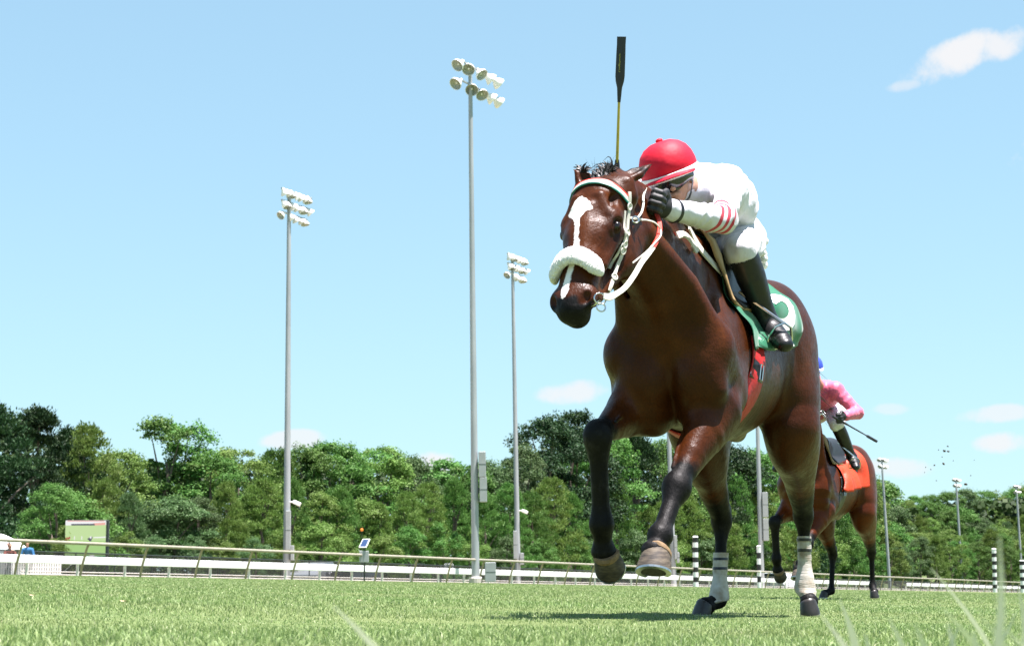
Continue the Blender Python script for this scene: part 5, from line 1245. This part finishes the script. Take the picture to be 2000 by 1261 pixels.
def make_jockey(name, label, group, J, mats, horse, h, fr, hand_pose=True):
    """J: joints in the horse's frame; the parts are sculpted over one continuous body"""
    O_, F_, L_, rz = fr
    base = Vector(J['hipL']).lerp(Vector(J['hipR']), .5); base.z -= .15
    bw = O_ + F_ * base.x + L_ * base.y + Vector((0, 0, base.z))
    root = empty(name, bw, rz); tag(root, label, 'person', group)
    V_ = lambda k: Vector(J[k])
    allp = np.array([tuple(v) for k_, v in J.items() if k_ not in ('gripL', 'gripR', 'arch', 'thL', 'thR', 'chev', 'roll')]); lo = allp.min(0) - .22; hi = allp.max(0) + .22
    neck, chest, pelv = V_('chest').lerp(V_('head'), .5), V_('chest'), V_('hipL').lerp(V_('hipR'), .5)
    hd = V_('head'); fwd = (V_('face') - hd).normalized(); lat = (V_('shL') - V_('shR')).normalized(); lat = (lat - fwd * lat.dot(fwd)).normalized(); upv = fwd.cross(lat)
    lat = (lat + upv * J.get('roll', 0)).normalized(); upv = fwd.cross(lat)
    def torso(F, e):
        mid = chest.lerp(pelv, .5) + J_arch
        F.chain([(*chest, .112 + e), (*mid, .118 + e), (*pelv, .115 + e)], .05)
        for s in 'LR':
            F.chain([(*(chest.lerp(V_('sh' + s), .35)), .095 + e), (*V_('sh' + s), .066 + e)], .05)
        if 'flank' in J: F.ell(V_('flank'), (.15 + e, .10 + e, .12 + e), None, .06)
        F.ell(chest.lerp(mid, .35), (.15 + e, .185 + e, .125 + e), None, .06)
    def arm(F, s, e, wr=.030):
        a, b_, c = V_('sh' + s), V_('el' + s), V_('wr' + s)
        F.chain([(*a, .064 + e), (*a.lerp(b_, .45), .052 + e), (*b_, .044 + e)], .03)
        F.chain([(*b_, .044 + e), (*b_.lerp(c, .3), .046 + e), (*c, wr + e)], .03)
    def leg(F, s, e, lo_only=None):
        a, b_, c = V_('hip' + s), V_('kn' + s), V_('an' + s)
        if lo_only != 'low': F.chain([(*a, .105 + e), (*a.lerp(b_, .4), .092 + e), (*b_, .060 + e)], .05)
        if lo_only != 'high': F.chain([(*b_, .057 + e), (*b_.lerp(c, .28), .058 + e), (*b_.lerp(c, .75), .042 + e), (*c, .038 + e)], .03)
    def foot(F, s, e):
        c, t = V_('an' + s), V_('to' + s); d = (t - c)
        F.chain([(*c, .040 + e), (*c.lerp(t, .45), .038 + e), (*c.lerp(t, .8), .036 + e), (*t, .028 + e)], .03, (0, 0, 1), .85)
        F.ell(c - d * .28 + Vector((0, 0, -.02)), (.04 + e, .036 + e, .035 + e), None, .03)
    J_arch = Vector(J.get('arch', (0, 0, .05)))
    def out(F, nm, mat, parent=root, attrs=None, it=2, iso=0.0, cut=None):
        v, f = F.mesh(iso); v = relax(v, f, it)
        if cut is not None:
            keep = cut(v); f = f[keep[f].all(1)]
            used = np.unique(f); mp = np.full(len(v), -1); mp[used] = np.arange(len(used)); v = v[used]; f = mp[f]
        me = np_mesh(nm, v - np.array(base), f)
        if attrs: add_attr(me, attrs[0], attrs[1](v))
        return link_mesh(nm, me, mat, parent, True)
    # body under the clothes, head with a face
    F = Field(lo, hi, h)
    torso(F, -.012)
    for s in 'LR': arm(F, s, -.010, .027); leg(F, s, -.010); foot(F, s, -.012)
    F.cone(chest + Vector((.03, 0, .02)), .062, hd - fwd * .02 - upv * .05, .055, .03)
    A = (fwd, lat, upv)
    F.ell(hd, (.095, .074, .10), A, .02); F.ell(hd + fwd * .045 - upv * .055, (.050, .055, .070), A, .03); F.ell(hd + fwd * .070 - upv * .105, (.022, .028, .020), A, .02)
    F.cone(hd + fwd * .092 - upv * .02, .010, hd + fwd * .112 - upv * .060, .014, .012)                # nose
    F.ell(hd + fwd * .093 - upv * .088, (.012, .024, .010), A, .008)                                   # lips
    for s in (-1, 1):
        F.ell(hd + fwd * .088 + lat * s * .030 - upv * .012, (.014, .018, .012), A, .01, 'sub')
        F.ell(hd + lat * s * .074 - upv * .035 - fwd * .005, (.020, .010, .034), A, .008)                # ear
    body = out(F, 'body', m_skin)
    # silks
    F = Field(lo, hi, h); torso(F, .006)
    for s in 'LR': arm(F, s, .006 if s == 'R' else .008, .034)
    F.chain([(*chest, .07), (*(hd - fwd * .06 - upv * .06), .058)], .03)
    G = np.stack(np.meshgrid(*F.ax, indexing='ij'), -1).reshape(-1, 3) if F.f.size < 3 else None
    eL, wL, sL = np.array(V_('elL')), np.array(V_('wrL')), np.array(V_('shL'))
    def stripes(v):
        out_ = np.full(len(v), -1.0)
        if 'chev' not in J: return out_
        ax = (wL - eL) / np.linalg.norm(wL - eL); t = (v - eL) @ ax; r = (v - eL) - t[:, None] * ax
        d, tt = seg_dist(v, eL, wL); upn = np.array((0.1, 0, 1.0)); an = r @ upn / np.maximum(np.linalg.norm(r, axis=1), 1e-6)
        q = t + .028 * an
        for c, w in ((.070, .011), (.030, .010), (-.004, .010)): out_ = np.maximum(out_, (w - np.abs(q - c)) * 60)
        return np.where((d < .10) & (t < .12), out_, -1)
    v, f = F.mesh(); v = relax(v, f, 2)
    nrm_w = vnoise(v, .09, 21) * .005 + vnoise(v, .045, 22) * .003 - np.abs(np.sin(v @ np.array((16., 9., 21.)) + vnoise(v, .16, 25) * 3.2)) ** .6 * .0075 * (.4 + .6 * sstep(-.5, .6, vnoise(v, .14, 26))) + .004
    keep = np.ones(len(v), bool)
    me = np_mesh('silks', v - np.array(base), f); nr = np.zeros(len(v) * 3, np.float32); me.vertices.foreach_get('normal', nr); nr = nr.reshape(-1, 3)
    sv = stripes(v); v2 = v + nr * nrm_w[:, None]; me.vertices.foreach_set('co', (v2 - np.array(base)).astype(np.float32).ravel()); add_attr(me, 'stripe', sv); me.update()
    silks = link_mesh('silks', me, mats['silks'], root, True)
    # cuffs
    for s in 'LR':
        c, e = V_('wr' + s), V_('el' + s); d = (e - c).normalized(); mb = MB(); c2 = c + d * .030
        mb.tube([c2 - base - d * .007, c2 - base + d * .007], .0475, 20); mb.build('cuff_band', mats['cuff'], silks, True)
    # breeches
    F = Field(lo, hi, h)
    for s in 'LR': leg(F, s, .010, 'high')
    F.chain([(*pelv, .125), (*(pelv.lerp(chest, .22) + J_arch * .5), .122)], .05)
    F.ell(pelv + Vector((-.05, 0, .0)), (.11, .14, .11), None, .05)
    v, f = F.mesh(); v = relax(v, f, 2)
    me = np_mesh('breeches', v - np.array(base), f); nr = np.zeros(len(v) * 3, np.float32); me.vertices.foreach_get('normal', nr); nr = nr.reshape(-1, 3)
    tk = np.minimum(seg_dist(v, J['knL'], J['hipL'])[1], seg_dist(v, J['knR'], J['hipR'])[1])
    wv = (vnoise(v, .05, 31) * .0035 + np.sin(tk * 60 + vnoise(v, .06, 33) * 2) * .003 * (1 - sstep(.25, .6, tk)))
    me.vertices.foreach_set('co', (v + nr * wv[:, None] - np.array(base)).astype(np.float32).ravel())
    ax = np.array((chest - pelv).normalized()); tb = (v - np.array(pelv)) @ ax
    st = np.maximum.reduce([(.0035 - np.abs(tb - c)) * 200 for c in (.030, .052, .074)]) if 'chev' in J else np.full(len(v), -1.0)
    add_attr(me, 'stripe', st); me.update(); br = link_mesh('breeches', me, m_breeches, root, True)
    # boots
    for s in 'LR':
        F = Field(lo, hi, h); a, c = V_('kn' + s), V_('an' + s)
        a2 = a.lerp(c, .10)
        F.chain([(*a2, .064), (*a.lerp(c, .35), .063), (*a.lerp(c, .75), .049), (*c, .046)], .02); foot(F, s, .008)
        ax = np.array((a - c).normalized()); lim = float(np.array(a2) @ ax) + .012
        bt = out(F, 'boot', m_boot, cut=lambda v: (v @ ax) < lim)
        d = (c - V_('to' + s)); t = V_('to' + s)
        # stirrup iron round the ball of the foot
        p = c.lerp(t, .70); fd = (t - c).normalized(); sd = fd.cross(Vector((0, 0, 1))).normalized(); uu = sd.cross(fd)
        mb = MB(); ring = [p + sd * x + uu * z for x, z in ((-.052, -.045), (.052, -.045), (.055, .0), (.035, .055), (0, .075), (-.035, .055), (-.055, .0), (-.052, -.045))]
        mb.tube([q - base for q in ring], .006, 6); mb.tube([p + uu * .072 - base, c.lerp(a, .45) + Vector((.02, -.07 if s == 'L' else .07, 0)) - base], .007, 6)
        iron = mb.build('stirrup', m_steel, root, True)
    # helmet: cover, white band, peak, top button; goggles
    M = Matrix.Translation(hd - base + upv * .018) @ Matrix((fwd, lat, upv)).transposed().to_4x4()
    prof = [(.118, -.028), (.124, -.005), (.124, .02), (.118, .05), (.103, .080), (.078, .103), (.045, .117), (.0, .121)]
    mb = MB(); S = M @ Matrix.Diagonal((1.12, .95, 1, 1)); N = 40
    mb.rings([[S @ Vector((max(r, .001) * math.cos(2 * math.pi * k / N) * (1 + .006 * (1 if (k % 5) == 0 else 0)), max(r, .001) * math.sin(2 * math.pi * k / N) * (1 + .006 * (1 if (k % 5) == 0 else 0)), z)) for k in range(N)] for r, z in prof])
    hel = mb.build('helmet', mats['helmet'], root, True)
    mb = MB(); mb.sphere((0, 0, 0), (.016, .016, .010)); bmesh.ops.transform(mb.bm, matrix=S @ Matrix.Translation((0, 0, .124)), verts=mb.bm.verts); mb.build('helmet_button', mats['helmet'], hel, True)
    mb = MB(); rr = []
    for k in range(41):
        a = 2 * math.pi * k / 40; dip = -.018 * math.cos(a) * (1 if math.cos(a) > 0 else .3)
        c, si = math.cos(a), math.sin(a); rr.append([S @ Vector((r * c, r * si, z + dip)) for r, z in ((.1235, -.030), (.1275, -.028), (.1285, -.006), (.1245, -.004))])
    mb.rings(rr, False); mb.build('helmet_band', mats['band'], hel, True)
    mb = MB(); rr = []
    for k in range(17):
        a = R(-62 + 124 * k / 16); c, si = math.cos(a), math.sin(a); ext = .020 * math.cos(a * 1.35)
        rr.append([S @ Vector((r * c, r * si, z)) for r, z in ((.116, -.034), (.126 + ext, -.038 - ext * .2), (.126 + ext, -.034 - ext * .2), (.126, -.026))])
    mb.rings(rr); mb.build('helmet_peak', mats['peak'], hel, True)
    mb = MB(); rows = []
    for z, ro in ((.020, .096), (.010, .114), (-.018, .122), (-.046, .119), (-.062, .104), (-.066, .094)):
        rows.append([hd - base + fwd * (ro * math.cos(a)) * 1.04 + lat * (ro * .86 * math.sin(a)) + upv * (z + .000 - .012 * math.cos(a * 3)) for a in [R(-72 + 144 * k / 20) for k in range(21)]])
    mb.rings(rows, False, False); gg = mb.build('goggles', m_lens, root, True); md = gg.modifiers.new('thick', 'SOLIDIFY'); md.thickness = .004
    mb = MB(); pts = [hd - base + fwd * (.118 * math.cos(a)) + lat * (.100 * math.sin(a)) + upv * (.004 + .02 * (1 - math.cos(a))) for a in [R(65 + 230 * k / 20) for k in range(21)]]
    mb.strap(pts, [(p - (hd - base)) for p in pts], .020, .003); mb.build('goggle_strap', m_tape, gg, True)
    mb = MB(); pts = [hd - base + lat * .088 + upv * .01, hd - base + lat * .080 - upv * .05 + fwd * .02, hd - base + lat * .045 - upv * .115 + fwd * .05, hd - base - upv * .128 + fwd * .055, hd - base - lat * .045 - upv * .115 + fwd * .05, hd - base - lat * .088 + upv * .01]
    mb.strap(spline(pts, 4), [(p - (hd - base)) for p in spline(pts, 4)], .016, .003); mb.build('chin_strap', m_tape, root, True)
    # gloved hands: palm, four bent fingers, thumb
    for s in 'LR':
        c = V_('wr' + s); k = V_('ha' + s); d = (k - c).normalized(); gr = Vector(J['grip' + s]).normalized(); gr = (gr - d * gr.dot(d)).normalized(); pn = d.cross(gr)   # gr: across the knuckles
        if pn.z > 0: pn = -pn                                         # palm faces down
        F = Field(np.minimum(c, k) - .14, np.maximum(c, k) + .14, min(h, .0045))
        F.chain([(*(c - d * .012), .035), (*(c + d * .008), .034), (*(c + d * .03), .037)], .01)
        F.ell(c + d * .062, (.056, .049, .027), (d, gr, pn), .02)
        for i, (o_, ln) in enumerate(((-.033, .038), (-.011, .043), (.011, .041), (.032, .034))):
            a = c + d * .104 + gr * o_ * 1.08; b1 = a + d * ln * .55 + pn * ln * .55; b2 = b1 + pn * ln * .55 - d * ln * .45; b3 = b2 - d * ln * .55 - pn * ln * .05
            F.cone(c + d * .07 + gr * o_ * .9, .017, a, .0165, .006)
            F.cone(a, .0155, b1, .0142, .004); F.cone(b1, .0142, b2, .0130, .004); F.cone(b2, .0130, b3, .0115, .004)
        sg = -1 if s == 'L' else 1
        ta = c + d * .03 + gr * J.get('th' + s, -1) * .036; tb = ta + d * .035 + gr * J.get('th' + s, -1) * .018 + pn * .018; tc = tb + d * .026 - gr * J.get('th' + s, -1) * .012 + pn * .014
        F.cone(ta, .018, tb, .0135, .01); F.cone(tb, .0135, tc, .011, .004)
        out(F, 'glove', mats['glove'], it=1)
    return root, base
def HLp(d): return {k: HL(*v) if k not in ('gripL', 'gripR', 'arch', 'thL', 'thR', 'chev', 'roll') else v for k, v in d.items()}
JA = HLp(dict(head=(1309, 340, 8.16), shL=(1424, 360, 8.46), elL=(1413, 427, 8.06), wrL=(1307, 411, 7.84), haL=(1262, 386, 7.74),
              hipL=(1446, 466, 8.84), knL=(1448, 490, 8.46), anL=(1501, 634, 8.62), toL=(1533, 673, 8.48)))
JA['face'] = Vector(JA['head']) + Vector((1, .14, -.20)); JA['chest'] = Vector((.02, .02, 1.765))
JA['shR'] = Vector((.02, -.195, 1.77)); JA['elR'] = Vector((.30, -.30, 1.62)); JA['wrR'] = Vector((.53, -.235, 1.655)); JA['haR'] = Vector((.61, -.20, 1.665))
q = Vector(JA['hipL']); JA['hipR'] = Vector((q.x, q.y - .25, q.z)); q = Vector(JA['knL']); JA['knR'] = Vector((q.x, -q.y - .02, q.z)); q = Vector(JA['anL']); JA['anR'] = Vector((q.x, -q.y, q.z)); q = Vector(JA['toL']); JA['toR'] = Vector((q.x, -q.y, q.z))
JA['flank'] = HL(1432, 394, 8.62)
JA.update(gripL=(.25, .1, 1.0), gripR=(.3, -.2, 1.0), arch=(-.02, .055, .055), roll=.2, thL=1, thR=1, chev=(1, 1, 1))
m_red_cover, nt, b = newmat('red_helmet_cover'); setp(b, rough=.6, spec=.25)
nt.links.new(ramp(nt, noise(nt, 12, 3), [(.3, (.50, .005, .022)), (.7, (.60, .008, .030))]), b.inputs['Base Color']); bump(nt, b, noise(nt, 18, 2), .3, .01)
m_blue_cover = simple('blue_helmet_cover', (.03, .06, .50), .5)
class _D(dict): pass
jock, jb = make_jockey('person', 'person in white silks with red sleeve chevrons and red helmet, crouched on the leading horse', 'riders', {k: v for k, v in JA.items()},
    dict(silks=m_silk_white, helmet=m_red_cover, band=m_band_w, peak=m_red_cover, glove=m_glove, cuff=m_tape), horse_root, .0055, (HO, HF, HLT, HROT))
# white rolled cloth tucked behind the rider's hip
mb = MB()
for i in range(26):
    q = HL(1489 + rnd.gauss(0, 2.6), rnd.choice((474, 504)) + rnd.gauss(0, 4.5), 8.86 + rnd.gauss(0, .02)); mb.sphere(q - jb, rnd.uniform(.012, .019), None, 10)
mb.sphere(HL(1488, 488, 8.88) - jb, (.02, .02, .05)); mb.build('rolled_white_cloth', m_band_w, jock, True)
# the whip, upright in the right hand
wh0, wh1, wh2, wh3 = HL(1205, 352, 7.80), HL(1209, 200, 7.74), HL(1212, 140, 7.72), HL(1214, 72, 7.70)
whip = empty('riding_whip', H2W(wh0), HROT); tag(whip, 'riding whip with a yellow shaft and broad black flap held upright above the horse', 'whip')
m_yellow = simple('yellow_whip_shaft', (.45, .34, .035), .45, var=.2, scale=60); m_flap = simple('black_whip_leather', (.012, .012, .016), .5, var=.4, scale=30); m_gold = simple('gold_print', (.34, .30, .06), .5)
mb = MB(); mb.tube([HL(1204.5, 372, 7.81) - wh0, HL(1205, 330, 7.79) - wh0, HL(1205.2, 312, 7.78) - wh0], [.013, .012, .008], 10); mb.build('grip', m_flap, whip, True)
mb = MB(); mb.tube([HL(1205.2, 318, 7.78) - wh0, wh1 - wh0], [.0062, .0052], 8); mb.build('shaft', m_yellow, whip, True)
mb = MB(); rr = []
ax_ = (wh3 - wh1).normalized(); sx = (Vector((-.1, 1, 0)) - ax_ * Vector((-.1, 1, 0)).dot(ax_)).normalized(); sn = ax_.cross(sx)
for t, w, th in ((0, .0062, .0065), (.07, .0075, .007), (.22, .010, .008), (.32, .0165, .0075), (.4, .0185, .006), (.75, .0180, .005), (.88, .0172, .004), (1, .0178, .003)):
    c = wh1.lerp(wh3, t) - wh0; rr.append([c + sx * w * math.cos(a) * (1 if abs(math.cos(a)) > .3 else 1) + sn * th * math.sin(a) for a in [2 * math.pi * k / 16 for k in range(16)]])
mb.rings(rr); flap = mb.build('flap', m_flap, whip, True)
def wt(x, y):
    c = wh1.lerp(wh3, .60 + x * .10) - wh0; return c - sx * (y * .014 - .003) * -1 + (CAM_L - wh1).normalized() * .0085
text_mesh('Longchamp', 'flap_lettering', wt, m_gold, flap, .62, .01, 1)

# ------------------------------------------------------------------ the second horse and rider, one length and more behind
S_ROT = HROT - R(5); sF = Vector((math.cos(S_ROT), math.sin(S_ROT), 0)); sL = Vector((-math.sin(S_ROT), math.cos(S_ROT), 0))
q = P(1622, 1165, 20.8); SO = q - sF * -1.08 - sL * -.128; SO.z = gz(q.x, q.y) - .004
second = copy_tree(horse_root); second.location = SO; second.rotation_euler = (0, 0, S_ROT)
tag(second, 'bay racehorse following behind the leader, wearing an orange saddle cloth', 'horse', 'galloping racehorses')
def drop(o):
    for c in list(o.children): drop(c)
    bpy.data.objects.remove(o)
for c in list(second.children):
    nm = c.name.split('.')[0]
    if nm in ('leg_wrap',): drop(c)
    elif nm == 'bridle':
        for g in list(c.children):
            if g.name.split('.')[0] in ('sheepskin_noseband', 'neck_strap', 'strap_keeper', 'rein', 'rein_ring'): drop(g)
    elif nm == 'saddle_cloth':
        for g in list(c.children): drop(g)
        c.data = c.data.copy(); c.data.materials.clear(); c.data.materials.append(m_orange); c['label'] = 'orange number cloth'
    elif nm == 'girth':
        c.data = c.data.copy(); c.data.materials.clear(); c.data.materials.append(m_saddle)
m_orange2 = simple('orange_red_cloth', (.62, .042, .006), .6, var=.2, scale=14, bstr=.3, bdist=.01)
def cloth2_pt(u, v):
    x = -.02 - .74 * u; p, n = trunk(x, v * R(120 - 18 * u)); fl = max(0, abs(v) - .4) / .6
    return p + n * (.012 + .03 * fl ** 1.5 + .012 * math.sin(u * 17 + v * 4) * fl + .007 * math.sin(u * 33) * fl), n
for c in list(second.children):
    if c.name.startswith('saddle_cloth'): drop(c)
c2 = grid_mesh(cloth2_pt, lin(0, 1, 40), lin(-1, 1, 56), 'saddle_cloth', m_orange2, second, .003); c2['label'] = 'orange red number cloth'
text_mesh('7', 'cloth_number', lambda x, y: cloth2_pt(.72 + x * .45, .50 - y * .50)[0] + Vector((0, .006, 0)), m_tape, c2, 1.0, .03)
m_bay2 = m_coat.copy(); m_bay2.name = 'red_bay_coat'
for n_ in m_bay2.node_tree.nodes:
    if n_.type == 'VALTORGB':
        for e_ in n_.color_ramp.elements: e_.color = (e_.color[0] * 1.55, e_.color[1] * 1.25, e_.color[2] * 1.1, 1)
for c in second.children:
    if c.name.split('.')[0] == 'body': c.data = c.data.copy(); c.data.materials.clear(); c.data.materials.append(m_bay2)
def neck_up(v):
    """carries the second horse's neck and head higher and a little to its left"""
    w = sstep(.20, .78, v[:, 0])[:, None]; p = np.array((.22, 0, 1.35)); q = v - p; a = R(28) * w[:, 0]; y = R(24) * w[:, 0]
    x1 = q[:, 0] * np.cos(a) - q[:, 2] * np.sin(a); z1 = q[:, 0] * np.sin(a) + q[:, 2] * np.cos(a)
    return p + np.stack([x1 * np.cos(y) - q[:, 1] * np.sin(y), x1 * np.sin(y) + q[:, 1] * np.cos(y), z1], 1)
def deform(o):
    if o.type == 'MESH' and o.name.split('.')[0] in ('body', 'mane', 'forelock', 'eye') or (o.type == 'MESH' and o.parent and (o.parent.name.startswith('bridle') or (o.parent.parent and o.parent.parent.name.startswith('bridle')))):
        o.data = o.data.copy(); v = np.zeros(len(o.data.vertices) * 3, np.float32); o.data.vertices.foreach_get('co', v)
        keep = v.reshape(-1, 3); n_ = neck_up(keep.astype(float)); low = (keep[:, 2] < .95)[:, None]
        o.data.vertices.foreach_set('co', np.where(low, keep, n_).astype(np.float32).ravel()); o.data.update()
    for c in o.children: deform(c)
deform(second)
def SLc(px, py, Y):
    q = P(px, py, Y) - SO; return Vector((q.dot(sF), q.dot(sL), q.z))
JB = {k: SLc(*v) for k, v in dict(head=(1583, 722, 19.05), shL=(1632, 762, 19.22), elL=(1676, 806, 19.15), wrL=(1650, 812, 18.95), haL=(1634, 816, 18.88),
      hipL=(1632, 800, 19.72), knL=(1634, 828, 19.30), anL=(1664, 892, 19.50), toL=(1672, 912, 19.36), chest=(1606, 768, 19.35)).items()}
JB['face'] = Vector(JB['head']) + Vector((1, 0, -.15))
mx = lambda v, c: Vector((v.x, 2 * c - v.y, v.z))
for a_ in ('hip', 'kn', 'an', 'to'): JB[a_ + 'R'] = mx(JB[a_ + 'L'], .0)
for a_ in ('kn', 'an', 'to'): JB[a_ + 'R'].y *= .72
for a_ in ('sh', 'el', 'wr', 'ha'): JB[a_ + 'R'] = mx(JB[a_ + 'L'], JB['chest'].y)
JB.update(gripL=(0, .2, 1.0), gripR=(0, -.2, 1.0), arch=(-.03, 0, .03), thL=1, thR=1)
jock2, jb2 = make_jockey('person', 'person in pink silks and a blue helmet riding the second horse, whip held low', 'riders', JB,
    dict(silks=m_silk_pink, helmet=m_blue_cover, band=m_band_w, peak=m_blue_cover, glove=m_glove, cuff=m_navy), second, .008, (SO, sF, sL, S_ROT))
a_, b_ = SLc(1636, 818, 18.85), SLc(1713, 862, 18.95)
whip2 = empty('riding_whip', SO + sF * a_.x + sL * a_.y + Vector((0, 0, a_.z)), S_ROT); tag(whip2, 'thin black riding whip pointing backwards from the pink rider\'s hand', 'whip')
mb = MB(); mb.tube([(a_ - b_) * .12, Vector(), (b_ - a_) * .25], [.012, .013, .010], 8); mb.build('grip', m_flap, whip2, True)
mb = MB(); mb.tube([(b_ - a_) * .25, (b_ - a_) * .72], [.008, .006], 6); mb.build('shaft', m_boot_dull, whip2, True)
mb = MB(); mb.tube([(b_ - a_) * .72, (b_ - a_) * .76, (b_ - a_) * .98, (b_ - a_)], [.006, .014, .013, .012], 6); mb.build('flap', m_flap, whip2, True)
# ------------------------------------------------------------------ clods of turf thrown up behind the second horse
m_clod = simple('dark_soil_clod', (.05, .04, .028), .95, var=.5, scale=60, bstr=.6)
rc = random.Random(9)
for i, (px, py, r) in enumerate([(1844, 880, 4.5), (1852, 881, 4), (1851, 871, 3), (1843, 905, 4), (1825, 908, 3), (1886, 945, 5), (1818, 916, 2.2), (1840, 892, 2), (1808, 912, 1.8), (1833, 878, 2), (1862, 899, 1.8), (1829, 938, 2), (1896, 928, 1.8), (1903, 898, 1.6), (1806, 922, 1.5)]):
    Yc = 24 + rc.uniform(-1.5, 2); o_ = MB(); vs_ = bmesh.ops.create_icosphere(o_.bm, subdivisions=2, radius=1)['verts']
    for v in vs_: v.co *= rc.uniform(.7, 1.15); v.co.x *= 1.3
    bmesh.ops.scale(o_.bm, vec=Vector((1, 1, .8)) * (r * Yc / 4000 * .56), verts=o_.bm.verts)
    c = o_.build('turf_clod', m_clod, None, True); c.location = P(px, py, Yc); c.rotation_euler = (rc.uniform(0, 6), rc.uniform(0, 6), 0)
    tag(c, 'small dark clod of turf in the air, ' + ['highest pair, left one', 'highest pair, right one', 'topmost', 'lower middle of the cluster', 'left below the cluster middle', 'largest, beside a distant pole top', 'farthest lower left', 'between the upper and lower pair', 'far left of the cluster', 'tiny, left of the upper pair', 'tiny, right of the cluster', 'lowest, nearest the trees', 'tiny, right of the largest clod', 'upper right, apart from the rest', 'tiny, leftmost of all'][i], 'clod', 'clods of turf thrown up')
# fallen dry leaves on the turf
m_dry = simple('dry_leaf', (.46, .34, .22), .8, var=.4, scale=60)
for px, py, lb in ((62, 1219, 'dry leaf on the turf nearest the left picture edge'), (704, 1196, 'dry leaf on the turf below the solar panel'), (240, 1223, 'dry leaf on the turf below the video board')):
    Yl = .1 * 4000 / (py - 1171) ; Yl = max(5.0, min(9.5, Yl)); q = P(px, py, Yl); mb = MB()
    for i in range(5):
        a = i / 5 * 3 + .3; mb.bm.faces.new([mb.bm.verts.new(p) for p in ((0, 0, .002), (.015 * math.cos(a), .015 * math.sin(a), .008), (.028 * math.cos(a + .2), .028 * math.sin(a + .2), .012), (.015 * math.cos(a + .5), .015 * math.sin(a + .5), .003))])
    o = mb.build('dry_leaf', m_dry); o.scale = (.6, .6, .6); o.location = (q.x, q.y, gz(q.x, q.y) + .018); tag(o, 'curled brown ' + lb, 'leaf', 'dry leaves on the turf')
